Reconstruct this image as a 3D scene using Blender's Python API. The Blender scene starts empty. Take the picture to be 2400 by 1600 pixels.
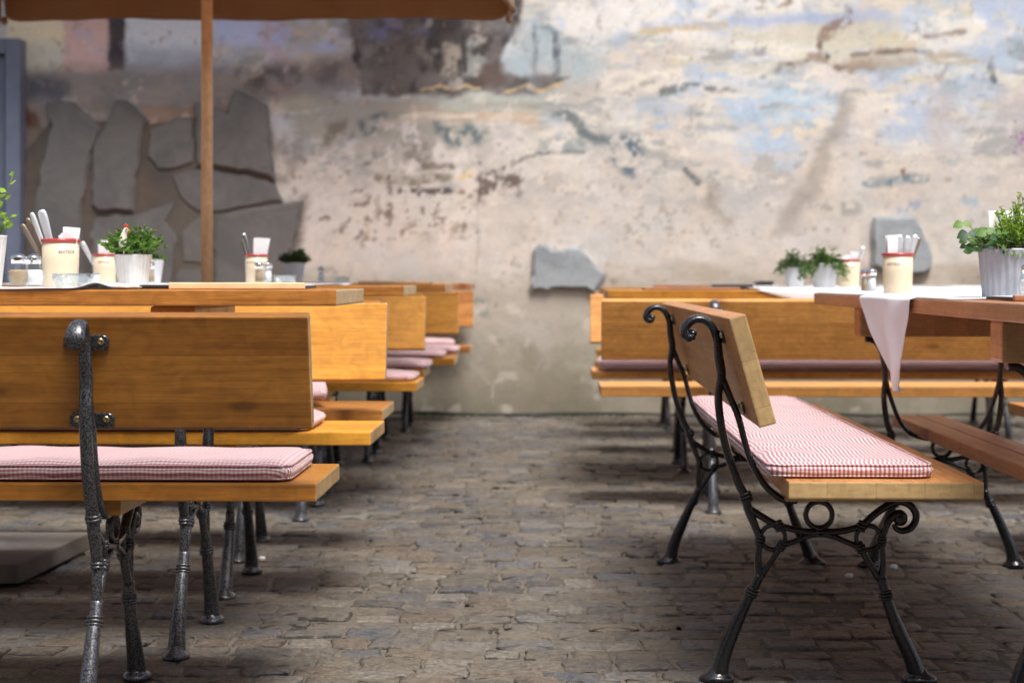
import bpy, bmesh, math, random
import numpy as np
from mathutils import Vector, Matrix, noise as mnoise

random.seed(7)
S = bpy.context.scene
COL = S.collection
PI = math.pi

# ------------------------------------------------------------------ camera model (photo pixels 2400x1600)
F, VX, HY, CH = 4200.0, 1298.0, 654.0, 0.84
YAW = math.atan((VX - 1200.0) / F)
def X_at(px, Y): return Y * math.tan(math.atan((px - 1200.0) / F) - YAW)
def Z_at(py, Y, px=1200.0): return CH - (py - HY) * (Y * math.cos(YAW) - X_at(px, Y) * math.sin(YAW)) / F

# ------------------------------------------------------------------ helpers
def link(o, parent=None):
    COL.objects.link(o)
    if parent: o.parent = parent
    return o

def mesh_obj(name, verts, faces, mat=None, parent=None, smooth=False):
    me = bpy.data.meshes.new(name)
    me.from_pydata([tuple(v) for v in verts], [], faces)
    me.update()
    if smooth: me.shade_smooth()
    o = bpy.data.objects.new(name, me)
    if mat: me.materials.append(mat)
    return link(o, parent)

def bm_obj(name, bm, mat=None, parent=None, smooth=False, loc=None, rot=None):
    bmesh.ops.recalc_face_normals(bm, faces=bm.faces)
    me = bpy.data.meshes.new(name)
    bm.to_mesh(me); bm.free()
    if smooth: me.shade_smooth()
    o = bpy.data.objects.new(name, me)
    if mat: me.materials.append(mat)
    if loc: o.location = loc
    if rot: o.rotation_euler = rot
    return link(o, parent)

def tag(o, label=None, cat=None, group=None, kind=None):
    if label: o['label'] = label
    if cat: o['category'] = cat
    if group: o['group'] = group
    if kind: o['kind'] = kind
    return o

def thing(name, label, cat, loc=(0, 0, 0), rz=0.0, group=None):
    o = bpy.data.objects.new(name, None)
    o.empty_display_size = 0.05
    o.location = loc; o.rotation_euler = (0, 0, rz)
    link(o)
    return tag(o, label, cat, group)

def kids(o): return [c for c in bpy.data.objects if c.parent == o]
def copy_tree(o, parent=None):
    c = o.copy(); COL.objects.link(c)
    if parent: c.parent = parent
    for k in kids(o): copy_tree(k, c)
    return c

def add_box(bm, lo, hi, bev=0.0, seg=2, cuts=0):
    r = bmesh.ops.create_cube(bm, size=1.0)
    vs = r['verts']
    for v in vs:
        v.co = Vector([lo[i] + (v.co[i] + .5) * (hi[i] - lo[i]) for i in range(3)])
    if bev:
        es = list({e for v in vs for e in v.link_edges})
        bmesh.ops.bevel(bm, geom=es, offset=bev, segments=seg, affect='EDGES', profile=0.6)
    return bm

def catmull(pts, n=6):
    P = [np.array(p, float) for p in pts]
    P = [2 * P[0] - P[1]] + P + [2 * P[-1] - P[-2]]
    out = []
    for i in range(1, len(P) - 2):
        a, b, c, d = P[i - 1], P[i], P[i + 1], P[i + 2]
        for k in range(n):
            t = k / n
            out.append(.5 * ((2 * b) + (-a + c) * t + (2 * a - 5 * b + 4 * c - d) * t * t + (-a + 3 * b - 3 * c + d) * t ** 3))
    out.append(P[-2])
    return out

def sweep(bm, pts, n=5, sides=10, closed=False, smooth=True):
    """pts: (y, z, r_in, r_out) in the frame plane x = 0; elliptical section, r_out along x."""
    C = catmull(pts, n) if smooth else [np.array(p, float) for p in pts]
    m = len(C); rings = []
    for i in range(m):
        if closed: t = C[(i + 1) % m][:2] - C[i - 1][:2]
        else: t = C[min(i + 1, m - 1)][:2] - C[max(i - 1, 0)][:2]
        L = math.hypot(*t) or 1; ty, tz = t / L
        ny, nz = -tz, ty
        y, z, ri, ro = C[i]
        ring = []
        for k in range(sides):
            a = 2 * PI * k / sides
            ca, sa = math.cos(a), math.sin(a)
            ring.append(bm.verts.new((ro * sa, y + ny * ri * ca, z + nz * ri * ca)))
        rings.append(ring)
    last = m if closed else m - 1
    for i in range(last):
        A, B = rings[i], rings[(i + 1) % m]
        for k in range(sides):
            bm.faces.new((A[k], A[(k + 1) % sides], B[(k + 1) % sides], B[k]))
    if not closed:
        bm.faces.new(rings[0][::-1]); bm.faces.new(rings[-1])

def ring_sweep(bm, cy, cz, R, ri, ro, n=22):
    sweep(bm, [(cy + R * math.cos(2 * PI * k / n), cz + R * math.sin(2 * PI * k / n), ri, ro) for k in range(n)],
          closed=True, smooth=False, sides=8)

def ball(bm, c, r, seg=10):
    q = bmesh.ops.create_uvsphere(bm, u_segments=seg, v_segments=max(6, seg // 2 + 2), radius=1.0)
    for v in q['verts']:
        v.co = Vector((c[0] + v.co.x * r[0], c[1] + v.co.y * r[1], c[2] + v.co.z * r[2]))

def tube3(bm, pts, radii, sides=8, n=5, cap=True):
    C = catmull([tuple(p) + (r,) for p, r in zip(pts, radii)], n)
    m = len(C); rings = []; up = Vector((0, 0, 1)); prev = None
    for i in range(m):
        t = Vector(C[min(i + 1, m - 1)][:3] - C[max(i - 1, 0)][:3]).normalized()
        if prev is None:
            a = up if abs(t.z) < .9 else Vector((1, 0, 0))
            nrm = t.cross(a).normalized()
        else:
            nrm = (prev - t * prev.dot(t)).normalized()
        prev = nrm; b = t.cross(nrm)
        p = Vector(C[i][:3]); r = C[i][3]
        rings.append([bm.verts.new(p + (nrm * math.cos(2 * PI * k / sides) + b * math.sin(2 * PI * k / sides)) * r) for k in range(sides)])
    for A, B in zip(rings, rings[1:]):
        for k in range(sides):
            bm.faces.new((A[k], A[(k + 1) % sides], B[(k + 1) % sides], B[k]))
    if cap:
        bm.faces.new(rings[0][::-1]); bm.faces.new(rings[-1])

def lathe(bm, prof, sides=32, rib=None, center=(0, 0)):
    """prof: list of (r, z). rib(angle, i) -> radius factor."""
    rings = []
    for i, (r, z) in enumerate(prof):
        if r < 1e-6:
            rings.append([bm.verts.new((center[0], center[1], z))]); continue
        rg = []
        for k in range(sides):
            a = 2 * PI * k / sides
            q = r * (rib(a, i) if rib else 1)
            rg.append(bm.verts.new((center[0] + q * math.cos(a), center[1] + q * math.sin(a), z)))
        rings.append(rg)
    for A, B in zip(rings, rings[1:]):
        for k in range(sides):
            k2 = (k + 1) % sides
            if len(A) == 1 and len(B) == 1: continue
            if len(A) == 1: bm.faces.new((A[0], B[k2], B[k]))
            elif len(B) == 1: bm.faces.new((A[k], A[k2], B[0]))
            else: bm.faces.new((A[k], A[k2], B[k2], B[k]))

# ------------------------------------------------------------------ materials
class NT:
    def __init__(self, name):
        self.m = bpy.data.materials.new(name); self.m.use_nodes = True
        self.t = self.m.node_tree; self.t.nodes.clear()
        self.out = self.t.nodes.new('ShaderNodeOutputMaterial')
    def n(self, typ, props=None, **ins):
        x = self.t.nodes.new('ShaderNode' + typ)
        for k, v in (props or {}).items(): setattr(x, k, v)
        for k, v in ins.items(): self.set(x, k, v)
        return x
    def set(self, x, k, v):
        key = k.replace('_', ' ') if isinstance(k, str) else k
        if isinstance(key, str) and key[0] == 'i' and key[1:].isdigit(): key = int(key[1:])
        s = x.inputs[key]
        if isinstance(v, bpy.types.Node): self.t.links.new(v.outputs[0], s)
        elif isinstance(v, bpy.types.NodeSocket): self.t.links.new(v, s)
        else: s.default_value = v
    def math(self, op, a, b=0.0, clamp=False):
        return self.n('Math', {'operation': op, 'use_clamp': clamp}, i0=a, i1=b).outputs[0]
    def vmath(self, op, a, b=(0, 0, 0)):
        return self.n('VectorMath', {'operation': op}, i0=a, i1=b).outputs[0]
    def mix(self, f, a, b, blend='MIX'):
        x = self.n('Mix', {'data_type': 'RGBA', 'blend_type': blend})
        self.set(x, 'i0', f); self.set(x, 'i6', a); self.set(x, 'i7', b)
        return x.outputs[2]
    def ramp(self, f, stops):
        x = self.n('ValToRGB', Fac=f); e = x.color_ramp.elements
        while len(e) < len(stops): e.new(.5)
        for i, (p, c) in enumerate(stops):
            e[i].position = p; e[i].color = c if len(c) == 4 else (*c, 1)
        return x.outputs[0]
    def mapr(self, v, a, b, c=0.0, d=1.0):
        return self.n('MapRange', None, i0=v, i1=a, i2=b, i3=c, i4=d).outputs[0]
    def bsdf(self, **k):
        p = self.n('BsdfPrincipled')
        for a, v in k.items(): self.set(p, a, v)
        self.t.links.new(p.outputs[0], self.out.inputs[0]); return p
    def bump(self, h, strength=.3, dist=.002, normal=None):
        x = self.n('Bump', None, Strength=strength, Distance=dist, Height=h)
        if normal: self.set(x, 'Normal', normal)
        return x.outputs[0]

def c4(r, g, b): return (r, g, b, 1)
def srgb(r, g, b):
    f = lambda c: (c / 12.92 if c <= .04045 else ((c + .055) / 1.055) ** 2.4)
    return (f(r / 255), f(g / 255), f(b / 255), 1)

def make_wood(name, base, dark, stave=.095, rough=.36, end=(.50, .32, .15), sat=1.0):
    N = NT(name)
    tc = N.n('TexCoord'); oi = N.n('ObjectInfo')
    rnd = N.math('MULTIPLY', oi.outputs['Random'], 37.0)
    off = N.n('CombineXYZ', None, X=rnd, Y=rnd, Z=rnd).outputs[0]
    co = N.vmath('ADD', tc.outputs['Object'], off)
    sep = N.n('SeparateXYZ', None, i0=tc.outputs['Object'])
    sx, sy, sz = sep.outputs
    # glued staves across the board, each with its own tint and grain offset
    idx = N.math('FLOOR', N.math('ADD', N.math('DIVIDE', sy, stave), N.math('MULTIPLY', oi.outputs['Random'], .8)))
    wn = N.n('TexWhiteNoise', {'noise_dimensions': '2D'}, Vector=N.n('CombineXYZ', None, X=idx, Y=rnd).outputs[0])
    tint = wn.outputs['Value']
    co2 = N.vmath('ADD', co, N.vmath('MULTIPLY', wn.outputs['Color'], (7., 3., 5.)))
    g1 = N.n('TexNoise', None, Vector=N.vmath('MULTIPLY', co2, (3.5, 90., 90.)), Scale=1.0, Detail=6.0, Roughness=.62)
    g2 = N.n('TexNoise', None, Vector=N.vmath('MULTIPLY', co2, (16., 420., 420.)), Scale=1.0, Detail=3.0, Roughness=.6)
    g3 = N.n('TexNoise', None, Vector=N.vmath('MULTIPLY', co2, (1.6, 8., 8.)), Scale=1.0, Detail=4.0, Roughness=.55, Distortion=.6)
    gr = N.math('ADD', N.math('MULTIPLY', g1.outputs[0], .72), N.math('MULTIPLY', g3.outputs[0], .28))
    col = N.ramp(gr, [(.30, dark), (.5, base), (.70, tuple(min(1, c * 1.2) for c in base))])
    col = N.mix(N.mapr(g2.outputs[0], .50, .70, 0, .55), col, c4(*dark), 'MIX')
    k = N.mapr(tint, 0, 1, .80, 1.14)
    col = N.mix(1.0, col, N.n('CombineXYZ', None, X=k, Y=N.math('POWER', k, 1.25), Z=N.math('POWER', k, 1.5)).outputs[0], 'MULTIPLY')
    # knots and small dark flecks
    kv = N.n('TexVoronoi', {'feature': 'F1', 'voronoi_dimensions': '2D'}, Vector=N.vmath('MULTIPLY', co, (1.7, 5.2, 0)), Scale=1.0, Randomness=1.0)
    kd = N.mapr(kv.outputs['Distance'], .026, .062, 1, 0)
    ring = N.n('TexWave', {'wave_type': 'RINGS'}, Vector=kv.outputs['Position'], Scale=3.0)
    col = N.mix(N.math('MULTIPLY', kd, .85), col, c4(dark[0] * .28, dark[1] * .24, dark[2] * .22))
    halo = N.mapr(kv.outputs['Distance'], .03, .16, .55, 0)
    col = N.mix(halo, col, c4(*dark))
    # seam between staves
    fr = N.math('FRACT', N.math('ADD', N.math('DIVIDE', sy, stave), N.math('MULTIPLY', oi.outputs['Random'], .8)))
    seam = N.math('LESS_THAN', fr, .012)
    col = N.mix(N.math('MULTIPLY', seam, .45), col, c4(dark[0] * .5, dark[1] * .5, dark[2] * .5))
    # end grain
    en = N.vmath('MULTIPLY', co2, (3., 22., 60.))
    er = N.n('TexWave', {'wave_type': 'BANDS', 'bands_direction': 'Y'}, Vector=N.vmath('MULTIPLY', co2, (1., 38., 16.)), Scale=3.2, Distortion=5.0, Detail=3.0)
    eg = N.n('TexNoise', None, Vector=N.vmath('MULTIPLY', co2, (8., 26., 160.)), Scale=1.0, Detail=5.0)
    ecol = N.mix(N.math('MULTIPLY', er.outputs[1], .35), c4(*end), c4(end[0] * .72, end[1] * .66, end[2] * .58))
    ecol = N.mix(N.mapr(eg.outputs[0], .4, .75, 0, .5), ecol, c4(end[0] * .62, end[1] * .55, end[2] * .45))
    ecol = N.mix(1.0, ecol, N.n('CombineXYZ', None, X=k, Y=k, Z=k).outputs[0], 'MULTIPLY')
    ck = N.n('TexNoise', None, Vector=N.vmath('MULTIPLY', co2, (4., 60., 14.)), Scale=1.0, Detail=2.0, Distortion=.8)
    ckl = N.mapr(N.math('ABSOLUTE', N.math('SUBTRACT', ck.outputs[0], .5)), 0, .010, .28, 0)
    ecol = N.mix(ckl, ecol, c4(.10, .06, .03))
    ecol = N.mix(N.math('MULTIPLY', seam, .6), ecol, c4(.16, .1, .05))
    nx = N.n('SeparateXYZ', None, i0=tc.outputs['Normal']).outputs[0]
    isend = N.math('GREATER_THAN', N.math('ABSOLUTE', nx), .75)
    col = N.mix(isend, col, ecol)
    # weathering smudges
    sm = N.n('TexNoise', None, Vector=N.vmath('MULTIPLY', co, (3., 9., 9.)), Scale=1.0, Detail=5.0, Roughness=.6)
    col = N.mix(N.mapr(sm.outputs[0], .5, .8, 0, .35), col, c4(dark[0] * .8, dark[1] * .8, dark[2] * .8))
    rg = N.mapr(g3.outputs[0], .3, .7, rough - .08, rough + .12)
    fg = N.n('TexNoise', None, Vector=N.vmath('MULTIPLY', co2, (22., 26., 26.)), Scale=1.0, Detail=4.0, Distortion=1.2)
    fk = N.mapr(fg.outputs[0], .35, .65, .88, 1.10)
    col = N.mix(1.0, col, N.n('CombineXYZ', None, X=fk, Y=fk, Z=fk).outputs[0], 'MULTIPLY')
    h = N.math('ADD', N.math('MULTIPLY', g1.outputs[0], .5), N.math('MULTIPLY', g2.outputs[0], .5))
    N.bsdf(Base_Color=col, Roughness=rg, Coat_Weight=.12, Coat_Roughness=.25,
           Normal=N.bump(h, .22, .0012))
    return N.m

def make_iron(name, light, dark, spk, rough, metal):
    N = NT(name)
    co = N.n('TexCoord').outputs['Object']
    v = N.n('TexNoise', None, Vector=co, Scale=330.0, Detail=1.5, Roughness=.5)
    w = N.n('TexNoise', None, Vector=co, Scale=26.0, Detail=4.0)
    f = N.mapr(v.outputs[0], spk, spk + .06, 0, 1)
    col = N.mix(f, c4(*dark), c4(*light))
    col = N.mix(N.mapr(w.outputs[0], .5, .8, 0, .4), col, c4(.035, .026, .02))
    N.bsdf(Base_Color=col, Metallic=metal, Roughness=N.mapr(w.outputs[0], .3, .7, rough, rough + .16),
           Coat_Weight=.6, Coat_Roughness=.10,
           Normal=N.bump(N.math('ADD', N.math('MULTIPLY', v.outputs[0], .6), N.math('MULTIPLY', w.outputs[0], .5)), .5, .0022))
    return N.m

def make_simple(name, col, rough=.5, metal=0.0, var=.12, scale=40.0, bump=.1, **k):
    N = NT(name)
    co = N.n('TexCoord').outputs['Object']
    v = N.n('TexNoise', None, Vector=co, Scale=scale, Detail=4.0)
    f = N.mapr(v.outputs[0], .3, .7, 1 - var, 1 + var)
    c = N.mix(1.0, c4(*col), N.n('CombineXYZ', None, X=f, Y=f, Z=f).outputs[0], 'MULTIPLY')
    N.bsdf(Base_Color=c, Roughness=rough, Metallic=metal, Normal=N.bump(v.outputs[0], bump, .002), **k)
    return N.m

def make_leaf(name, a, b):
    N = NT(name)
    at = N.n('Attribute', {'attribute_name': 'tint'})
    c = N.mix(at.outputs['Fac'], c4(*a), c4(*b))
    d = N.n('BsdfPrincipled', None, Base_Color=c, Roughness=.5)
    t = N.n('BsdfTranslucent', None, Color=c)
    x = N.n('MixShader', None, i0=.35, i1=d.outputs[0], i2=t.outputs[0])
    N.t.links.new(x.outputs[0], N.out.inputs[0])
    return N.m

def make_cloth(name, col, rough=.85, trans=.0, scale=900.0, crease=.5):
    N = NT(name)
    co = N.n('TexCoord').outputs['Object']
    v = N.n('TexNoise', None, Vector=co, Scale=scale, Detail=2.0)
    w = N.n('TexNoise', None, Vector=co, Scale=7.0, Detail=5.0, Roughness=.6)
    f = N.mapr(w.outputs[0], .25, .75, .93, 1.04)
    c = N.mix(1.0, c4(*col), N.n('CombineXYZ', None, X=f, Y=f, Z=f).outputs[0], 'MULTIPLY')
    nb = N.bump(N.math('ADD', N.math('MULTIPLY', v.outputs[0], .05), w.outputs[0]), crease, .006)
    d = N.n('BsdfPrincipled', None, Base_Color=c, Roughness=rough, Sheen_Weight=.2, Normal=nb)
    if trans:
        t = N.n('BsdfTranslucent', None, Color=c, Normal=nb)
        x = N.n('MixShader', None, i0=trans, i1=d.outputs[0], i2=t.outputs[0])
        N.t.links.new(x.outputs[0], N.out.inputs[0])
    else:
        N.t.links.new(d.outputs[0], N.out.inputs[0])
    return N.m

def make_gingham():
    N = NT('gingham_cotton')
    tc = N.n('TexCoord')
    x, y, z = N.n('SeparateXYZ', None, i0=tc.outputs['Object']).outputs
    nx, ny, nz = N.n('SeparateXYZ', None, i0=tc.outputs['Normal']).outputs
    wob = N.n('TexNoise', None, Vector=tc.outputs['Object'], Scale=9.0, Detail=2.0)
    wv = N.math('MULTIPLY', N.math('SUBTRACT', wob.outputs[0], .5), .012)
    u = N.math('ADD', N.math('ADD', x, N.math('MULTIPLY', z, N.math('GREATER_THAN', N.math('ABSOLUTE', nx), .7))), wv)
    v = N.math('ADD', N.math('ADD', y, N.math('MULTIPLY', z, N.math('GREATER_THAN', N.math('ABSOLUTE', ny), .7))), wv)
    p = .0088
    def stripe(s):
        t = N.math('FRACT', N.math('DIVIDE', N.math('ADD', s, 50.0), p))
        return N.math('LESS_THAN', t, .5)
    su, sv = stripe(u), stripe(v)
    k = N.math('ADD', N.math('MULTIPLY', su, .24), N.math('MULTIPLY', sv, .76))
    col = N.ramp(k, [(0.0, (.70, .635, .645)), (.24, (.60, .46, .475)), (.76, (.46, .205, .225)), (1.0, (.36, .11, .12))])
    th = N.n('TexNoise', None, Vector=tc.outputs['Object'], Scale=700.0, Detail=1.0)
    w = N.n('TexNoise', None, Vector=tc.outputs['Object'], Scale=14.0, Detail=5.0)
    N.bsdf(Base_Color=col, Roughness=.9, Sheen_Weight=.3,
           Normal=N.bump(N.math('ADD', N.math('MULTIPLY', th.outputs[0], .06), w.outputs[0]), .45, .007))
    return N.m

M = {}
M['honey'] = make_wood('honey_varnished_wood', (.46, .205, .024), (.23, .086, .010), end=(.62, .40, .17))
M['apricot'] = make_wood('apricot_varnished_wood', (.68, .32, .085), (.46, .19, .04), end=(.62, .40, .17))
M['dark_honey'] = make_wood('dark_honey_wood', (.39, .160, .025), (.21, .078, .011), end=(.60, .39, .17))  # honey wood in a darker tone for the nearest left bench
M['amber'] = make_wood('amber_varnished_wood', (.68, .31, .038), (.47, .185, .018), end=(.62, .40, .17))
M['tan'] = make_wood('tan_oiled_wood', (.52, .222, .066), (.32, .118, .028), end=(.50, .345, .165))
M['russet'] = make_wood('russet_oiled_wood', (.50, .215, .088), (.33, .125, .045), end=(.42, .26, .13))
M['oak'] = make_wood('oak_tabletop_wood', (.45, .185, .038), (.21, .070, .013), end=(.62, .46, .25))
M['hammered'] = make_iron('hammered_grey_iron', (.115, .12, .135), (.022, .022, .026), .46, .30, .6)
M['black_iron'] = make_iron('black_painted_iron', (.030, .032, .040), (.008, .008, .010), .5, .20, .4)
M['brass'] = make_simple('yellow_zinc_screw', (.55, .42, .22), .32, 1.0, .1)
M['gingham'] = make_gingham()
M['white_cloth'] = make_cloth('white_table_linen', (.86, .87, .89), trans=.12)
M['napkin'] = make_cloth('white_paper_napkin', (.84, .83, .85), crease=.25)
M['brown_canvas'] = make_cloth('brown_parasol_canvas', (.47, .30, .175), trans=.55, crease=.3)
M['cream'] = make_simple('cream_glazed_ceramic', (.70, .585, .42), .28, 0, .05, 18, .03, Coat_Weight=.3)
M['red_glaze'] = make_simple('red_glazed_rim', (.36, .045, .038), .25, 0, .08, 60, .02)
M['print'] = make_simple('grey_brown_print', (.10, .075, .055), .5)
M['zinc'] = make_simple('grey_zinc_pot', (.40, .42, .475), .42, .25, .1, 30, .1)
M['pale_zinc'] = make_simple('pale_zinc_pot', (.60, .615, .64), .42, .1, .08, 30, .1)
M['white_pot'] = make_simple('whitewashed_pot', (.66, .645, .62), .5, 0, .08, 30, .08)
M['soil'] = make_simple('potting_soil', (.035, .024, .016), .95, 0, .4, 160, .6)
M['steel'] = make_simple('cutlery_steel', (.80, .81, .84), .34, .65, .05)
M['dull_metal'] = make_simple('tarnished_metal', (.26, .20, .16), .38, .6, .1)
M['chrome'] = make_simple('chrome_cap', (.72, .72, .73), .14, 1.0, .04)
M['salt'] = make_simple('salt', (.86, .86, .86), .9, 0, .04, 400, .2)
M['pepper'] = make_simple('ground_pepper', (.42, .31, .19), .9, 0, .25, 500, .3)
M['menu_dark'] = make_simple('black_menu_cover', (.022, .02, .021), .5, 0, .15)
M['menu_wood'] = make_simple('pale_beech', (.84, .60, .35), .45, 0, .12, 25)
M['menu_red'] = make_simple('reddish_menu_wood', (.36, .17, .085), .5, 0, .12, 25)
M['paper'] = make_simple('white_paper', (.82, .82, .80), .8, 0, .03)
M['black_plastic'] = make_simple('black_melamine', (.016, .016, .018), .35, 0, .1)
M['door_metal'] = make_simple('slate_blue_door_paint', (.14, .165, .235), .45, 0, .10, 12, .06)
M['door_dark'] = make_simple('dark_door_panel', (.025, .029, .038), .4, 0, .1, 12, .04)
M['cable'] = make_simple('black_cable_rubber', (.015, .015, .016), .55, 0, .1)
M['pole_wood'] = make_wood('parasol_pole_wood', (.78, .48, .25), (.60, .34, .16), stave=.5)
M['thyme'] = make_leaf('thyme_leaf', (.045, .13, .016), (.13, .26, .03))
M['cress'] = make_leaf('herb_leaf', (.028, .085, .012), (.10, .20, .025))
M['lime_leaf'] = make_leaf('lime_leaf', (.14, .29, .022), (.34, .52, .06))
M['dark_leaf'] = make_leaf('dark_leaf', (.022, .07, .016), (.07, .14, .03))
M['ivy'] = make_leaf('ivy_leaf', (.03, .09, .045), (.16, .30, .05))
M['mauve'] = make_leaf('mauve_petal', (.36, .15, .40), (.55, .33, .60))
M['stem'] = make_simple('green_stem', (.12, .17, .04), .6)
M['rooster_white'] = make_simple('painted_white', (.78, .72, .62), .5)
M['rooster_red'] = make_simple('painted_red', (.45, .02, .02), .45)
M['rooster_yellow'] = make_simple('painted_yellow', (.7, .4, .04), .45)

def make_glass(lo=.035, hi=.75, pw=4.0, tint=(.975, .985, .985)):
    N = NT('clear_glass')
    lw = N.n('LayerWeight', None, Blend=.5)
    t = N.n('BsdfTransparent', None, Color=c4(*tint))
    g = N.n('BsdfGlossy', None, Color=c4(.95, .97, 1), Roughness=.04)
    f = N.mapr(N.math('POWER', lw.outputs['Facing'], pw), 0, 1, lo, hi)
    x = N.n('MixShader', None, i0=f, i1=t.outputs[0], i2=g.outputs[0])
    N.t.links.new(x.outputs[0], N.out.inputs[0])
    return N.m
M['glass'] = make_glass()
M['thick_glass'] = make_glass(.16, .85, 2.0, (.88, .92, .92)); M['thick_glass'].name = 'thick_glass'

def make_flag(name, a, b, rough=.8, warm=.6):
    N = NT(name)
    co = N.n('TexCoord').outputs['Object']; oi = N.n('ObjectInfo').outputs['Random']
    co = N.vmath('ADD', co, N.n('CombineXYZ', None, X=N.math('MULTIPLY', oi, 20.0)).outputs[0])
    v = N.n('TexNoise', None, Vector=co, Scale=3.6, Detail=9.0, Roughness=.68, Distortion=.6)
    w = N.n('TexNoise', None, Vector=co, Scale=60.0, Detail=5.0)
    x = N.n('TexVoronoi', None, Vector=co, Scale=9.0)
    c = N.mix(N.mapr(v.outputs[0], .38, .62), c4(*a), c4(*b))
    x2 = N.n('TexNoise', None, Vector=co, Scale=1.7, Detail=5.0)
    c = N.mix(N.mapr(x2.outputs[0], .45, .65, 0, warm), c, c4(a[0] * 1.15, a[1] * 1.0, a[2] * .85))
    c = N.mix(N.mapr(w.outputs[0], .5, .8, 0, .4), c, c4(a[0] * .5, a[1] * .48, a[2] * .45))
    h = N.math('ADD', N.math('MULTIPLY', v.outputs[0], 1.0), N.math('MULTIPLY', w.outputs[0], .15))
    N.bsdf(Base_Color=c, Roughness=rough, Normal=N.bump(h, .45, .016))
    return N.m
M['flag_brown'] = make_flag('brown_grey_flagstone', (.165, .162, .158), (.112, .111, .112), .75, .3)
M['flag_grey'] = make_flag('blue_grey_flagstone', (.40, .435, .455), (.28, .305, .325), .8, .1)
M['concrete'] = make_flag('weathered_concrete', (.20, .188, .175), (.115, .105, .098))

# ------------------------------------------------------------------ numpy noise
_lat = {}
def vnoise(x, y, seed):
    if seed not in _lat: _lat[seed] = np.random.RandomState(seed).rand(256, 256)
    L = _lat[seed]
    xi = np.floor(x).astype(int); yi = np.floor(y).astype(int)
    fx = x - xi; fy = y - yi
    fx = fx * fx * (3 - 2 * fx); fy = fy * fy * (3 - 2 * fy)
    g = lambda i, j: L[(yi + j) % 256, (xi + i) % 256]
    return (g(0, 0) * (1 - fx) + g(1, 0) * fx) * (1 - fy) + (g(0, 1) * (1 - fx) + g(1, 1) * fx) * fy
def fbm(x, y, s, seed, octv=5, gain=.55, sx=1.0, sy=1.0):
    t = 0; a = 1; tot = 0
    for o in range(octv):
        t = t + a * vnoise(x * sx / s * 2 ** o + 17.3 * o, y * sy / s * 2 ** o + 9.1 * o, seed + o)
        tot += a; a *= gain
    return t / tot
def sstep(a, b, x):
    t = np.clip((x - a) / (b - a), 0, 1)
    return t * t * (3 - 2 * t)

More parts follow.
